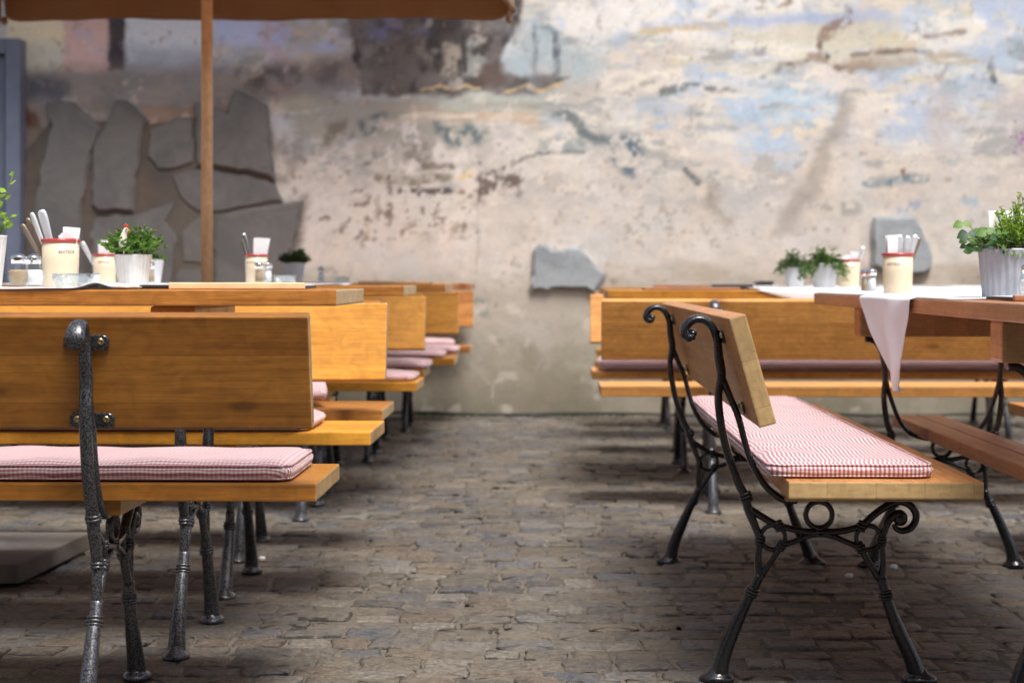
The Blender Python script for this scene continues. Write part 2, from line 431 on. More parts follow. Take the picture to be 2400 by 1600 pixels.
# ------------------------------------------------------------------ the wall and its faded mural
WY = 11.0
def build_wall():
    x0, x1, z1 = -8.0, 8.0, 4.4
    st = .0125
    gx = np.concatenate([np.arange(x0, -3.6, .05), np.arange(-3.6, 3.3, st), np.arange(3.3, x1 + .01, .05)])
    x1 = gx[-1]
    nx = len(gx); nz = int(z1 / st) + 1
    gz = np.linspace(-.05, z1, nz)
    GX, GZ = np.meshgrid(gx, gz)
    ZC = WY * math.cos(YAW) - GX * math.sin(YAW)
    PX = 1200 + F * (GX * math.cos(YAW) + WY * math.sin(YAW)) / ZC; PY = HY - (GZ - CH) * F / ZC
    q = PX + 60 * (fbm(PX, PY, 70, 90, 6, .62) - .5); r = PY + 46 * (fbm(PX, PY, 70, 95, 6, .62) - .5)
    q2 = PX + 12 * (fbm(PX, PY, 22, 60, 4) - .5); r2 = PY + 12 * (fbm(PX, PY, 22, 65, 4) - .5)
    def L(c): return np.array(srgb(*c)[:3])
    img = np.empty(GX.shape + (3,)); img[:] = L((213, 206, 198))
    def put(mask, col, op=1.0):
        nonlocal img
        m = np.clip(mask * op, 0, 1)[..., None]
        img = img * (1 - m) + L(col) * m
    def soft_poly(pts, soft=14, warp=True):
        x, y = (q, r) if warp else (q2, r2)
        inside = np.zeros(x.shape, bool); d = np.full(x.shape, 1e9); n = len(pts)
        for i in range(n):
            ax, ay = pts[i]; bx, by = pts[(i + 1) % n]
            cond = ((ay > y) != (by > y))
            with np.errstate(divide='ignore', invalid='ignore'):
                xc = (bx - ax) * (y - ay) / ((by - ay) if by != ay else 1e-9) + ax
            inside ^= cond & (x < xc)
            ex, ey = bx - ax, by - ay; l2 = ex * ex + ey * ey or 1
            t = np.clip(((x - ax) * ex + (y - ay) * ey) / l2, 0, 1)
            d = np.minimum(d, np.hypot(x - ax - t * ex, y - ay - t * ey))
        sd = np.where(inside, d, -d)
        return sstep(-soft, soft, sd)
    def line(pts, w, soft=5):
        d = np.full(q.shape, 1e9)
        for (ax, ay), (bx, by) in zip(pts, pts[1:]):
            ex, ey = bx - ax, by - ay; l2 = ex * ex + ey * ey or 1
            t = np.clip(((q2 - ax) * ex + (r2 - ay) * ey) / l2, 0, 1)
            d = np.minimum(d, np.hypot(q2 - ax - t * ex, r2 - ay - t * ey))
        k = w * (.25 + 1.5 * fbm(PX, PY, 26, 200, 4))
        return (1 - sstep(k, k + soft, d)) * (.45 + .55 * sstep(.36, .56, fbm(PX, PY, 18, 205, 4)))
    def rect(a, b, c, d, soft=10, warp=True): return soft_poly([(a, b), (c, b), (c, d), (a, d)], soft, warp)
    def flake(s, seed, lo, hi, sx=1., sy=1.): return sstep(lo, hi, fbm(PX, PY, s, seed, 6, .6, sx, sy))
    # base mottling
    put(flake(420, 1, .42, .62), (200, 189, 178), .7)
    put(flake(260, 11, .5, .7), (219, 210, 204), .7)
    put(flake(120, 21, .55, .75), (190, 180, 168), .5)
    put(flake(34, 26, .5, .66), (196, 190, 184), .45)
    put(flake(22, 27, .56, .68, .6, 1.4), (178, 170, 162), .4)
    put(flake(50, 31, .58, .75), (214, 200, 184), .6)
    put(flake(240, 41, .56, .72), (196, 196, 194), .5)
    # lower, rougher render, darker towards the foot
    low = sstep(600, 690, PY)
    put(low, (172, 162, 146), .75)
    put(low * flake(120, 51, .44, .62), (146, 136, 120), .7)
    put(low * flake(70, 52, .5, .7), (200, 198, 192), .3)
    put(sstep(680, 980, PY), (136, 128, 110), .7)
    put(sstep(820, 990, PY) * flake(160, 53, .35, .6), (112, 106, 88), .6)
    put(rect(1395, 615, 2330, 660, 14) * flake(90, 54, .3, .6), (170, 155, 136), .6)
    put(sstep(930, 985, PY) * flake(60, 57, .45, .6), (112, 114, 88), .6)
    # upper mottling everywhere above 500: pale blue / cream sky of the faded painting
    up = 1 - sstep(150, 420, PY)
    put(up * flake(200, 61, .42, .56), (200, 207, 213), .8)
    put(up * flake(130, 62, .50, .62, 1, 1.6), (170, 188, 208), .75)
    put(up * flake(70, 67, .54, .64, .5, 1.8), (150, 164, 172), .6)
    put((1 - sstep(330, 520, PY)) * sstep(640, 760, PX) * (1 - sstep(1300, 1560, PX)) * flake(110, 68, .46, .6), (170, 166, 158), .7)
    put((1 - sstep(330, 560, PY)) * flake(60, 69, .57, .66, .7, 1.4), (132, 140, 142), .55)
    put(up * flake(90, 63, .58, .7, .5, 2.2), (214, 204, 178), .65)
    put((1 - sstep(60, 160, PY)) * flake(150, 64, .40, .54) * sstep(1150, 1350, PX), (230, 227, 222), .85)
    put((1 - sstep(60, 150, PY)) * flake(50, 191, .52, .66) * sstep(1200, 1300, PX), (172, 190, 212), .55)
    put((1 - sstep(300, 480, PY)) * flake(36, 192, .58, .68, .5, 1.6) * sstep(1150, 1300, PX), (226, 220, 204), .7)
    put((1 - sstep(420, 640, PY)) * flake(13, 193, .60, .70), (160, 160, 160), .25)
    # --- left, upper band of painted blocks, some sky light painted into the blues
    put(rect(15, 30, 152, 165, 8, False), (238, 230, 200), .9)
    put(rect(15, 100, 152, 165, 22), (200, 206, 196), .8)
    put(rect(150, 30, 255, 170, 7, False), (222, 190, 186), .9)
    put(rect(180, 60, 250, 150, 12) * flake(40, 71, .4, .6), (200, 192, 206), .7)
    put(rect(253, 20, 294, 166, 5, False), (54, 46, 58), .92)
    put(rect(253, 40, 294, 160, 6) * flake(26, 72, .6, .75), (150, 140, 140), .6)
    put(rect(296, 20, 480, 150, 10), (214, 226, 238), .95)
    put(rect(300, 110, 480, 165, 20), (158, 166, 182), .8)
    put(rect(490, 20, 660, 110, 22), (190, 206, 246), .95)
    put(rect(640, 20, 840, 125, 26) * flake(80, 73, .35, .55), (176, 190, 236), .95)
    put(rect(620, 40, 700, 230, 22) * flake(60, 74, .4, .6), (190, 172, 178), .8)
    put(soft_poly([(40, 160), (650, 150), (840, 130), (840, 200), (660, 250), (40, 300)], 24), (120, 110, 104), .75)
    put(rect(70, 185, 150, 235, 16), (78, 84, 100), .8)
    put(rect(560, 165, 640, 215, 20) * flake(40, 75, .4, .55), (70, 66, 66), .8)
    put(rect(620, 140, 800, 200, 22) * flake(60, 76, .42, .6), (92, 88, 94), .7)
    put(rect(50, 160, 66, 300, 6), (92, 44, 30), .8)
    put(rect(50, 265, 90, 300, 8), (96, 48, 34), .8)
    put(soft_poly([(45, 290), (640, 270), (640, 480), (720, 470), (690, 720), (45, 720)], 16), (110, 98, 88), .85)
    put(rect(340, 250, 540, 300, 10), (150, 110, 80), .6)
    put(rect(45, 300, 700, 700, 20) * flake(90, 77, .45, .65), (88, 80, 74), .5)
    # --- tree mass and pale hill
    put(soft_poly([(1150, 200), (1230, 75), (1285, 60), (1420, 150), (1390, 190)], 26) * flake(60, 195, .22, .52), (164, 178, 184), .8)
    tree = soft_poly([(822, -10), (1225, -10), (1212, 70), (1185, 120), (1172, 170), (1340, 178), (1325, 206), (1215, 220), (838, 221), (830, 130)], 8)
    put(tree * (.78 + .22 * flake(60, 180, .34, .5)), (72, 65, 64), .90)
    put(tree * flake(30, 186, .52, .64, .5, 1.5), (98, 92, 92), .55)
    put(soft_poly([(800, 30), (860, 30), (860, 225), (815, 200)], 24) * flake(40, 188, .4, .6), (124, 116, 114), .7)
    put(tree * flake(46, 81, .48, .64), (116, 110, 108), .75)
    put(tree * flake(80, 82, .5, .62, 1, .6), (46, 42, 44), .7)
    put(rect(880, 20, 1010, 85, 16) * flake(40, 83, .46, .56), (120, 124, 160), .8)
    put(rect(1040, 100, 1075, 170, 10) * flake(30, 84, .35, .5), (172, 164, 150), .8)
    put(rect(1090, 90, 1130, 180, 10) * flake(30, 85, .35, .5), (160, 164, 160), .75)
    put(rect(1125, 150, 1185, 205, 10), (96, 78, 70), .7)
    put(line([(1252, 60), (1254, 185)], 4, 4), (92, 98, 104), .9)
    put(line([(1304, 78), (1306, 190)], 5, 4), (84, 88, 94), .9)
    put(line([(1252, 66), (1285, 62), (1306, 84)], 3, 5), (120, 140, 146), .8)
    put(line([(1085, 90), (1090, 165)], 4, 4), (50, 46, 48), .8)
    put(line([(985, 212), (1035, 199), (1062, 212), (1090, 200), (1125, 212)], 2, 3), (196, 170, 128), .9)
    put(line([(1190, 218), (1235, 198), (1262, 214), (1312, 196)], 2.5, 3), (206, 180, 134), .9)
    # --- grey green strokes below
    put(soft_poly([(660, 225), (1285, 222), (1270, 300), (1120, 320), (700, 330)], 18) * flake(60, 86, .25, .5, .25, 2.5), (160, 158, 148), .85)
    put(rect(1040, 222, 1275, 262, 12) * flake(50, 87, .3, .55, .2, 3), (176, 184, 176), .8)
    put(rect(880, 250, 1250, 300, 10) * flake(40, 88, .5, .62, .15, 3), (190, 168, 142), .7)
    put(rect(940, 262, 1110, 285, 6) * flake(30, 89, .4, .55, .2, 2), (214, 206, 194), .8)
    T = (86, 106, 112)
    put(soft_poly([(735, 345), (770, 285), (810, 275), (800, 310), (755, 345)], 10), (120, 112, 102), .8)
    put(soft_poly([(815, 320), (840, 285), (895, 265), (890, 300), (850, 318)], 8) * flake(24, 100, .38, .52), T, .8)
    put(soft_poly([(1020, 285), (1100, 290), (1150, 320), (1120, 345), (1030, 345)], 10) * flake(26, 101, .44, .54), T, .85)
    put(rect(950, 325, 1010, 385, 12) * flake(26, 102, .46, .56), (132, 128, 124), .8)
    put(soft_poly([(1285, 265), (1320, 258), (1420, 320), (1425, 345), (1390, 340), (1330, 300)], 8) * flake(20, 103, .36, .5), T, .85)
    put(soft_poly([(1420, 320), (1500, 325), (1505, 370), (1475, 412), (1425, 380)], 12) * flake(20, 104, .44, .54), (78, 102, 118), .9)
    put(rect(1270, 320, 1370, 360, 12) * flake(26, 105, .5, .58), (130, 146, 148), .7)
    put(line([(1205, 385), (1240, 365), (1300, 357), (1368, 358)], 2.5, 4), (96, 102, 108), .85)
    put(line([(985, 394), (1060, 389), (1108, 387)], 5, 5), (112, 98, 84), .85)
    put(line([(890, 418), (960, 425), (1050, 415)], 8, 7) * flake(22, 106, .3, .5), (126, 116, 98), .85)
    put(rect(1062, 398, 1108, 410, 4), (212, 184, 128), .8)
    put(rect(930, 436, 1075, 456, 4) * flake(14, 107, .48, .55), (64, 60, 62), .9)
    put(rect(1120, 398, 1215, 455, 8) * flake(18, 108, .46, .55), (92, 80, 74), .9)
    put(line([(1122, 380), (1125, 470)], 3, 4), (84, 66, 60), .75)
    put(line([(1130, 414), (1180, 394)], 2.5, 4), (70, 64, 64), .8)
    put(line([(1122, 470), (1118, 640)], 1.2, 4), (150, 136, 122), .5)
    speck = sstep(.66, .72, fbm(PX, PY, 16, 110, 3))
    put(speck * rect(690, 370, 1130, 570, 40), (112, 98, 88), .8)
    put(speck * rect(1130, 440, 1700, 620, 60) * flake(90, 111, .45, .6), (150, 134, 120), .5)
    put(sstep(.74, .78, fbm(PX, PY, 20, 114, 3)), (140, 126, 112), .5)
    put(rect(870, 480, 1120, 560, 20) * flake(24, 112, .58, .64), (134, 116, 98), .7)
    put(rect(860, 290, 1120, 400, 30) * flake(36, 113, .52, .6), (226, 220, 214), .7)
    put(rect(1100, 690, 1145, 740, 10) * flake(18, 115, .5, .56), (124, 136, 128), .8)
    put(rect(1300, 760, 1420, 920, 30) * flake(70, 116, .4, .6), (150, 146, 128), .5)
    # --- right hand scene
    put(soft_poly([(1500, 55), (1700, 40), (1900, 30), (2080, 25), (2080, 60), (1700, 75)], 16) * flake(60, 120, .4, .55, .4, 1.6), (160, 176, 204), .8)
    put(line([(1500, 76), (1600, 66), (1700, 62)], 5, 6), (188, 166, 122), .7)
    put(line([(1760, 8), (1850, 2)], 9, 8) * flake(22, 121, .4, .55), (126, 96, 66), .85)
    put(soft_poly([(1690, 70), (2100, 50), (2150, 140), (1760, 160)], 20) * flake(60, 122, .35, .55, .3, 2), (198, 192, 172), .8)
    put(soft_poly([(1918, 92), (1930, 70), (1950, 45), (1990, 38), (1996, 60), (1965, 78), (1940, 98)], 5) * flake(20, 123, .3, .45), (132, 104, 88), .8)
    put(line([(1984, 18), (1990, 26)], 5, 4), (124, 96, 78), .8)
    put(line([(1924, 92), (1926, 130)], 5, 3), (112, 90, 80), .9)
    put(soft_poly([(1893, 134), (1942, 128), (1950, 148), (1896, 154)], 4), (146, 128, 116), .85)
    put(line([(1938, 130), (1942, 134)], 5, 3), (66, 56, 56), .9)
    put(line([(1822, 166), (1830, 152), (1890, 146)], 4, 4), (118, 96, 84), .9)
    put(soft_poly([(1950, 148), (2045, 142), (2052, 162), (1965, 166)], 5) * flake(18, 124, .3, .48), (124, 104, 96), .9)
    put(line([(2000, 128), (2050, 122), (2110, 121), (2182, 122)], 2.5, 7), (112, 92, 84), .85)
    put(rect(1990, 135, 2170, 160, 8) * flake(30, 190, .35, .55, .3, 2), (176, 160, 140), .7)
    put(line([(2165, 88), (2215, 80), (2262, 72)], 2, 8), (142, 120, 110), .8)
    put(rect(2060, 84, 2160, 112, 10) * flake(30, 125, .4, .55), (206, 176, 136), .7)
    put(rect(2180, 115, 2320, 146, 10) * flake(40, 126, .35, .55, .4, 2), (176, 164, 142), .8)
    put(line([(1740, 128), (1790, 118)], 6, 8) * flake(20, 127, .35, .5), (120, 122, 136), .7)
    put(rect(1590, 118, 1720, 145, 8) * flake(26, 128, .45, .55, .4, 2), (150, 146, 144), .7)
    put(line([(1504, 200), (1528, 192)], 4, 5), (98, 98, 96), .8)
    put(soft_poly([(1552, 210), (1570, 192), (1600, 196), (1740, 212), (1735, 218), (1560, 220)], 4) * flake(16, 129, .38, .5), (104, 112, 112), .9)
    Bl = (158, 188, 214)
    put(soft_poly([(1685, 232), (1760, 240), (1850, 205), (1950, 190), (1962, 262), (1890, 300), (1700, 275)], 12) * flake(46, 130, .34, .60, .35, 2.2), (180, 203, 220), .72)
    put(soft_poly([(1690, 230), (1780, 245), (1800, 300), (1860, 330), (1850, 370), (1760, 365), (1730, 300)], 12) * flake(34, 131, .40, .58, .6, 1.2), (160, 186, 212), .68)
    put(soft_poly([(1690, 330), (1860, 330), (1880, 400), (1760, 400)], 20) * flake(28, 132, .42, .6), (176, 194, 212), .75)
    put(rect(1800, 265, 1930, 335, 14) * flake(26, 133, .44, .56), (222, 208, 186), .8)
    put(rect(2070, 195, 2190, 340, 30) * flake(46, 134, .40, .58, .7, 1.2), (170, 186, 208), .75)
    put(soft_poly([(2280, -10), (2430, -10), (2410, 120), (2290, 150)], 20) * flake(60, 135, .36, .52), (172, 186, 210), .75)
    put(rect(2170, 190, 2480, 420, 40) * flake(120, 136, .35, .55), (180, 170, 166), .75)
    put(rect(1496, 258, 1566, 300, 8) * flake(20, 137, .48, .56), (156, 184, 208), .8)
    put(soft_poly([(1965, 235), (2005, 250), (1975, 330), (1930, 440), (1860, 560), (1820, 555), (1880, 430), (1930, 320)], 14), (164, 155, 146), .75)
    put(soft_poly([(1605, 395), (1640, 410), (1720, 500), (1710, 530), (1670, 500)], 18) * flake(40, 138, .3, .52), (154, 146, 136), .8)
    put(line([(1610, 400), (1634, 430)], 5, 5) * flake(12, 139, .35, .5), (88, 98, 104), .9)
    put(rect(1654, 402, 1680, 434, 6) * flake(16, 140, .42, .54), (132, 152, 158), .8)
    put(line([(2030, 428), (2100, 424), (2168, 416)], 8, 6) * flake(18, 141, .36, .5), (100, 126, 138), .9)
    put(line([(2114, 398), (2116, 410)], 4, 4), (110, 78, 66), .8)
    put(line([(2322, 148), (2328, 190)], 5, 4), (74, 94, 104), .85)
    put(rect(2120, 472, 2172, 500, 6) * flake(20, 142, .4, .5), (154, 162, 184), .8)
    put(rect(2248, 468, 2282, 482, 5), (150, 172, 188), .7)
    put(rect(2210, 365, 2262, 390, 8) * flake(18, 143, .42, .5), (134, 152, 160), .7)
    put(rect(1970, 470, 2010, 500, 10) * flake(24, 144, .4, .52), (146, 148, 142), .7)
    # scattered chips
    put(sstep(.70, .76, fbm(PX, PY, 30, 150, 4)) * up, (150, 150, 156), .4)
    put(sstep(.68, .76, fbm(PX, PY, 40, 155, 4)), (226, 216, 206), .3)
    # gentle real relief of the trowelled plaster
    rel = (fbm(GX, GZ, .8, 160, 5) - .5) * .028 + (fbm(GX, GZ, .12, 166, 3) - .5) * .003
    verts = np.stack([GX, WY - rel, GZ], -1).reshape(-1, 3)
    idx = np.arange(nx * nz).reshape(nz, nx)
    quads = np.stack([idx[:-1, :-1], idx[:-1, 1:], idx[1:, 1:], idx[1:, :-1]], -1).reshape(-1, 4)
    n0 = len(verts)
    back = np.array([[x0, WY + .5, -.05], [x1, WY + .5, -.05], [x1, WY + .5, z1], [x0, WY + .5, z1]])
    vv = np.vstack([verts, back])
    faces = quads.tolist()
    b0, b1, b2, b3 = n0, n0 + 1, n0 + 2, n0 + 3
    faces.append([b1, b0, b3, b2])
    faces.append([*idx[-1, :].tolist()] + [b2, b3])
    faces.append([*idx[:, 0].tolist()] + [b3, b0])
    faces.append([*idx[::-1, -1].tolist()] + [b1, b2])
    N = NT('faded_mural_plaster')
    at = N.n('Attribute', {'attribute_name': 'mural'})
    co = N.n('TexCoord').outputs['Object']
    v = N.n('TexNoise', None, Vector=co, Scale=38.0, Detail=7.0, Roughness=.65)
    w = N.n('TexNoise', None, Vector=co, Scale=9.0, Detail=6.0, Roughness=.6)
    f = N.mapr(v.outputs[0], .3, .7, .93, 1.06)
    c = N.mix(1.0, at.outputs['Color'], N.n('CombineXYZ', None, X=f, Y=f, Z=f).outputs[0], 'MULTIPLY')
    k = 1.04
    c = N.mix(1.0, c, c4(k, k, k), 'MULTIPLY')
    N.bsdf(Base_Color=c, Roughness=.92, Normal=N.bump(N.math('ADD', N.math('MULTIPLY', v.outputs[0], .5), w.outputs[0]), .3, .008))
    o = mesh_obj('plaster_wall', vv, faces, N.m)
    o.data.shade_smooth()
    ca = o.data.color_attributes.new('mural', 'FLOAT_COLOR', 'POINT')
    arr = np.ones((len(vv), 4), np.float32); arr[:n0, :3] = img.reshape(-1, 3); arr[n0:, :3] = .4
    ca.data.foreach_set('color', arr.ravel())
    tag(o, 'old plaster courtyard wall with a peeling faded landscape mural', 'wall')
    return o
wall = build_wall()

def slab(pts, th, mat, tilt=0.0, label=None, seed=0):
    """flagstone set into the plaster; pts in photo pixels on the wall plane."""
    P = [(X_at(x, WY), Z_at(y, WY, x)) for x, y in pts]
    rs = random.Random(seed)
    Q = []
    for (a, b), (c, d) in zip(P, P[1:] + P[:1]):       # rough broken edges
        n = max(1, int(math.hypot(c - a, d - b) / .05))
        for i in range(n):
            t = i / n; j = .006 if i else .002
            Q.append((a + (c - a) * t + rs.uniform(-j, j), b + (d - b) * t + rs.uniform(-j, j)))
    bm = bmesh.new()
    cx = sum(p[0] for p in Q) / len(Q)
    f = bm.faces.new([bm.verts.new((x, WY - th - tilt * (x - cx), z)) for x, z in Q])
    bmesh.ops.recalc_face_normals(bm, faces=[f])
    e = bmesh.ops.extrude_face_region(bm, geom=[f])
    for v in [g for g in e['geom'] if isinstance(g, bmesh.types.BMVert)]:
        v.co.y = WY + .03
    front = [x for x in bm.edges if all(v.co.y < WY - .005 for v in x.verts)]
    bmesh.ops.bevel(bm, geom=front, offset=min(.014, th * .45), segments=3, affect='EDGES')
    o = bm_obj('stone_slab', bm, M[mat], wall)
    if label: o['label'] = label
    return o
def z1(p): return [(40 + a / 3.136, 180 + b / 3.136) for a, b in p]
M['mortar'] = make_flag('dark_lime_mortar', (.135, .116, .098), (.095, .085, .077), .95, .8)
bed = slab(z1([(60, 560), (250, 330), (620, 330), (960, 350), (1300, 330), (1560, 250), (1800, 300), (1850, 700), (1940, 930), (2060, 960), (2000, 1560), (60, 1560)]), .022, 'mortar', 0, None, 40)
bed.name = 'mortar_bed'
slab(z1([(225, 200), (310, 180), (430, 190), (640, 385), (560, 560), (520, 800), (480, 1010), (500, 1560), (60, 1560), (130, 1000), (190, 650), (265, 370)]), .045, 'flag_brown', .012, 'tall pointed grey brown flagstone nearest the door', 1)
slab(z1([(735, 180), (815, 175), (965, 320), (935, 400), (910, 560), (885, 800), (870, 985), (600, 990), (560, 940), (560, 700), (590, 480), (655, 370)]), .05, 'flag_brown', .0, 'narrow pointed flagstone', 2)
slab(z1([(975, 385), (1180, 300), (1300, 298), (1310, 640), (1130, 690), (1040, 690), (960, 590)]), .034, 'flag_brown', -.008, None, 3)
slab(z1([(1316, 180), (1345, 200), (1440, 222), (1550, 268), (1565, 200), (1615, 100), (1845, 212), (1860, 500), (1905, 760), (1700, 690), (1450, 660), (1330, 650)]), .055, 'flag_brown', .0, 'large flagstone with a raised corner', 4)
slab(z1([(1130, 720), (1310, 668), (1450, 680), (1700, 712), (1895, 780), (1960, 915), (1700, 965), (1450, 1000), (1330, 1000), (1200, 890)]), .032, 'flag_brown', .004, None, 5)
slab(z1([(1460, 1015), (1890, 942), (2102, 915), (2040, 1260), (2000, 1560), (1450, 1560)]), .036, 'flag_brown', .012, 'dark squared flagstone', 6)
slab(z1([(600, 1015), (860, 1005), (1180, 905), (1110, 1060), (1185, 1150), (1150, 1560), (530, 1560), (560, 1060)]), .032, 'flag_brown', -.004, None, 7)
slab(z1([(1195, 1395), (1430, 1405), (1430, 1560), (1170, 1560)]), .03, 'flag_brown', 0, None, 8)
slab(z1([(1210, 1130), (1340, 1020), (1440, 1020), (1440, 1380), (1220, 1370)]), .028, 'flag_brown', 0, None, 9)
def z2(p): return [(1200 + a / 8.71, 540 + b / 8.71) for a, b in p]
slab(z2([(430, 400), (560, 270), (720, 320), (810, 400), (1000, 400), (1380, 340), (1560, 560), (1750, 760), (1920, 870), (1820, 1060), (1680, 1290), (1500, 1190), (1200, 1180), (950, 1170), (700, 1190), (370, 1250), (430, 900)]), .042, 'flag_grey', .01, 'pale blue grey flagstone set alone in the plaster', 10)
def z3(p): return [(1900 + a / 4.704, 450 + b / 4.704) for a, b in p]
slab(z3([(690, 280), (1150, 270), (1200, 390), (1330, 700), (1330, 830), (1250, 890), (1120, 905), (680, 820), (668, 500)]), .042, 'flag_grey', .02, 'grey tapering flagstone behind the right hand crock', 11)

# ------------------------------------------------------------------ paving
def build_paving():
    N = NT('sand_joint')
    co = N.n('TexCoord').outputs['Object']
    v = N.n('TexNoise', None, Vector=co, Scale=60.0, Detail=6.0)
    w = N.n('TexNoise', None, Vector=co, Scale=1.1, Detail=4.0)
    c = N.mix(N.mapr(v.outputs[0], .3, .7), c4(.075, .064, .05), c4(.17, .145, .112))
    c = N.mix(N.mapr(w.outputs[0], .4, .7, 0, .6), c, c4(.085, .075, .058))
    N.bsdf(Base_Color=c, Roughness=.95, Normal=N.bump(v.outputs[0], .6, .008))
    g = 26
    xs = np.linspace(-20, 20, 161); ys = np.linspace(-10, 20, 121)
    V = [(x, y, -.0038) for y in ys for x in xs]; nx = len(xs)
    Fc = [(j * nx + i, j * nx + i + 1, (j + 1) * nx + i + 1, (j + 1) * nx + i) for j in range(len(ys) - 1) for i in range(nx - 1)]
    o = mesh_obj('ground', V, Fc, N.m); tag(o, kind='structure')
    # setts
    rs = random.Random(3)
    verts, faces, tint, edge = [], [], [], []
    y = 1.6; row = 0
    K = 16
    while y < WY - .02:
        dp = rs.uniform(.085, .122)
        lim = .95 + .40 * max(y, 2.0)
        x = -lim + rs.uniform(0, .1)
        while x < lim:
            w = rs.uniform(.085, .155)
            cx, cy = x + w / 2, y + dp / 2 + .045 * math.sin(x * 1.5 + row * .08) + .03 * math.sin(x * 3.1 + 1.3 * y) + rs.gauss(0, .005)
            hz = rs.gauss(.0005, .0024) - .0025 * (rs.random() < .2); tx, ty = rs.gauss(0, .014), rs.gauss(0, .022)
            rot = rs.gauss(0, .06)
            hw, hd = w / 2 - rs.uniform(-.002, .0025), dp / 2 - rs.uniform(-.002, .0025)
            base = len(verts); t = rs.random()
            out = []
            for sx_, sy_ in ((1, 0), (0, 1), (-1, 0), (0, -1)):
                for q in (-.90, -.34, .34, .90):
                    q += rs.uniform(-.05, .05); e_ = 1 + rs.uniform(-.11, .045) - (.05 * rs.random() if abs(q) > .8 else 0)
                    if sx_: out.append((sx_ * e_ * hw, sx_ * q * hd))
                    else: out.append((-sy_ * q * hw, sy_ * e_ * hd))
            cr_, sr_ = math.cos(rot), math.sin(rot)
            for sc, dz, eg, jz in ((1.0, -.012, 1.0, .001), (.97, -.0028, .85, .0010), (.84, -.0002, .30, .0013), (.45, .0004, .05, .0016)):
                for k in range(K):
                    lx, ly = out[k][0] * sc, out[k][1] * sc
                    verts.append((cx + lx * cr_ - ly * sr_, cy + lx * sr_ + ly * cr_, hz + dz + tx * lx + ty * ly + rs.uniform(-jz, jz))); tint.append(t); edge.append(eg)
            verts.append((cx, cy, hz + .0006)); tint.append(t); edge.append(0.0)
            for q in range(3):
                for k in range(K):
                    a0, a1 = base + q * K + k, base + q * K + (k + 1) % K
                    faces.append((a0, a1, a1 + K, a0 + K))
            c = base + 4 * K
            for k in range(K):
                faces.append((base + 3 * K + k, base + 3 * K + (k + 1) % K, c))
            x += w + rs.uniform(0, .002)
        y += dp; row += 1
    N = NT('granite_setts')
    at = N.n('Attribute', {'attribute_name': 'tint'}).outputs['Fac']
    co = N.n('TexCoord').outputs['Object']
    col = N.ramp(at, [(0, (.075, .071, .067)), (.2, (.14, .120, .092)), (.38, (.085, .090, .102)), (.55, (.155, .130, .100)), (.7, (.120, .092, .066)), (.82, (.20, .180, .150)), (1, (.085, .092, .108))])
    v = N.n('TexNoise', None, Vector=co, Scale=120.0, Detail=6.0, Roughness=.7)
    w = N.n('TexNoise', None, Vector=co, Scale=20.0, Detail=6.0, Roughness=.65)
    big = N.n('TexNoise', None, Vector=co, Scale=.9, Detail=5.0, Roughness=.6)
    f = N.mapr(v.outputs[0], .3, .7, .5, 1.5)
    col = N.mix(1.0, col, N.n('CombineXYZ', None, X=f, Y=f, Z=f).outputs[0], 'MULTIPLY')
    gr_ = N.n('TexNoise', None, Vector=co, Scale=52.0, Detail=5.0, Roughness=.7, Distortion=.5)
    f2 = N.mapr(gr_.outputs[0], .34, .66, .55, 1.5)
    col = N.mix(1.0, col, N.n('CombineXYZ', None, X=f2, Y=f2, Z=f2).outputs[0], 'MULTIPLY')
    dust = N.mapr(N.math('ADD', N.math('MULTIPLY', w.outputs[0], .65), N.math('MULTIPLY', big.outputs[0], .35)), .45, .63, 0, .58)
    col = N.mix(dust, col, c4(.205, .170, .120))
    col = N.mix(N.mapr(w.outputs[0], .26, .40, .55, 0), col, c4(.045, .04, .036))
    col = N.mix(N.mapr(v.outputs[0], .68, .78, 0, .5), col, c4(.36, .34, .31))
    rim = N.n('Attribute', {'attribute_name': 'rim'}).outputs['Fac']
    mid = N.n('TexNoise', None, Vector=co, Scale=4.5, Detail=3.0)
    amt = N.math('ADD', N.math('MULTIPLY', N.math('SUBTRACT', w.outputs[0], .5), 2.4), N.math('MULTIPLY', N.math('SUBTRACT', mid.outputs[0], .5), 2.6))
    rimk = N.mapr(N.math('ADD', rim, amt), .72, 1.15, 0, .7)
    col = N.mix(rimk, col, c4(.17, .142, .106))
    gap = N.mapr(N.math('SUBTRACT', rim, amt), .86, 1.10, 0, .85)
    col = N.mix(gap, col, c4(.03, .026, .02))
    col = N.mix(N.mapr(big.outputs[0], .42, .60, .42, 0), col, N.mix(1.0, col, c4(.62, .64, .70), 'MULTIPLY'))
    rg = N.mapr(big.outputs[0], .35, .65, .36, .66)
    N.bsdf(Base_Color=col, Roughness=rg, Normal=N.bump(N.math('ADD', N.math('MULTIPLY', v.outputs[0], .4), N.math('ADD', w.outputs[0], N.math('MULTIPLY', gr_.outputs[0], .6))), 1.0, .012))
    p = mesh_obj('cobblestone_paving', verts, faces, N.m)
    a = p.data.attributes.new('tint', 'FLOAT', 'POINT'); a.data.foreach_set('value', np.array(tint, np.float32))
    a = p.data.attributes.new('rim', 'FLOAT', 'POINT'); a.data.foreach_set('value', np.array(edge, np.float32))
    p.data.shade_smooth()
    tag(p, kind='structure')
build_paving()

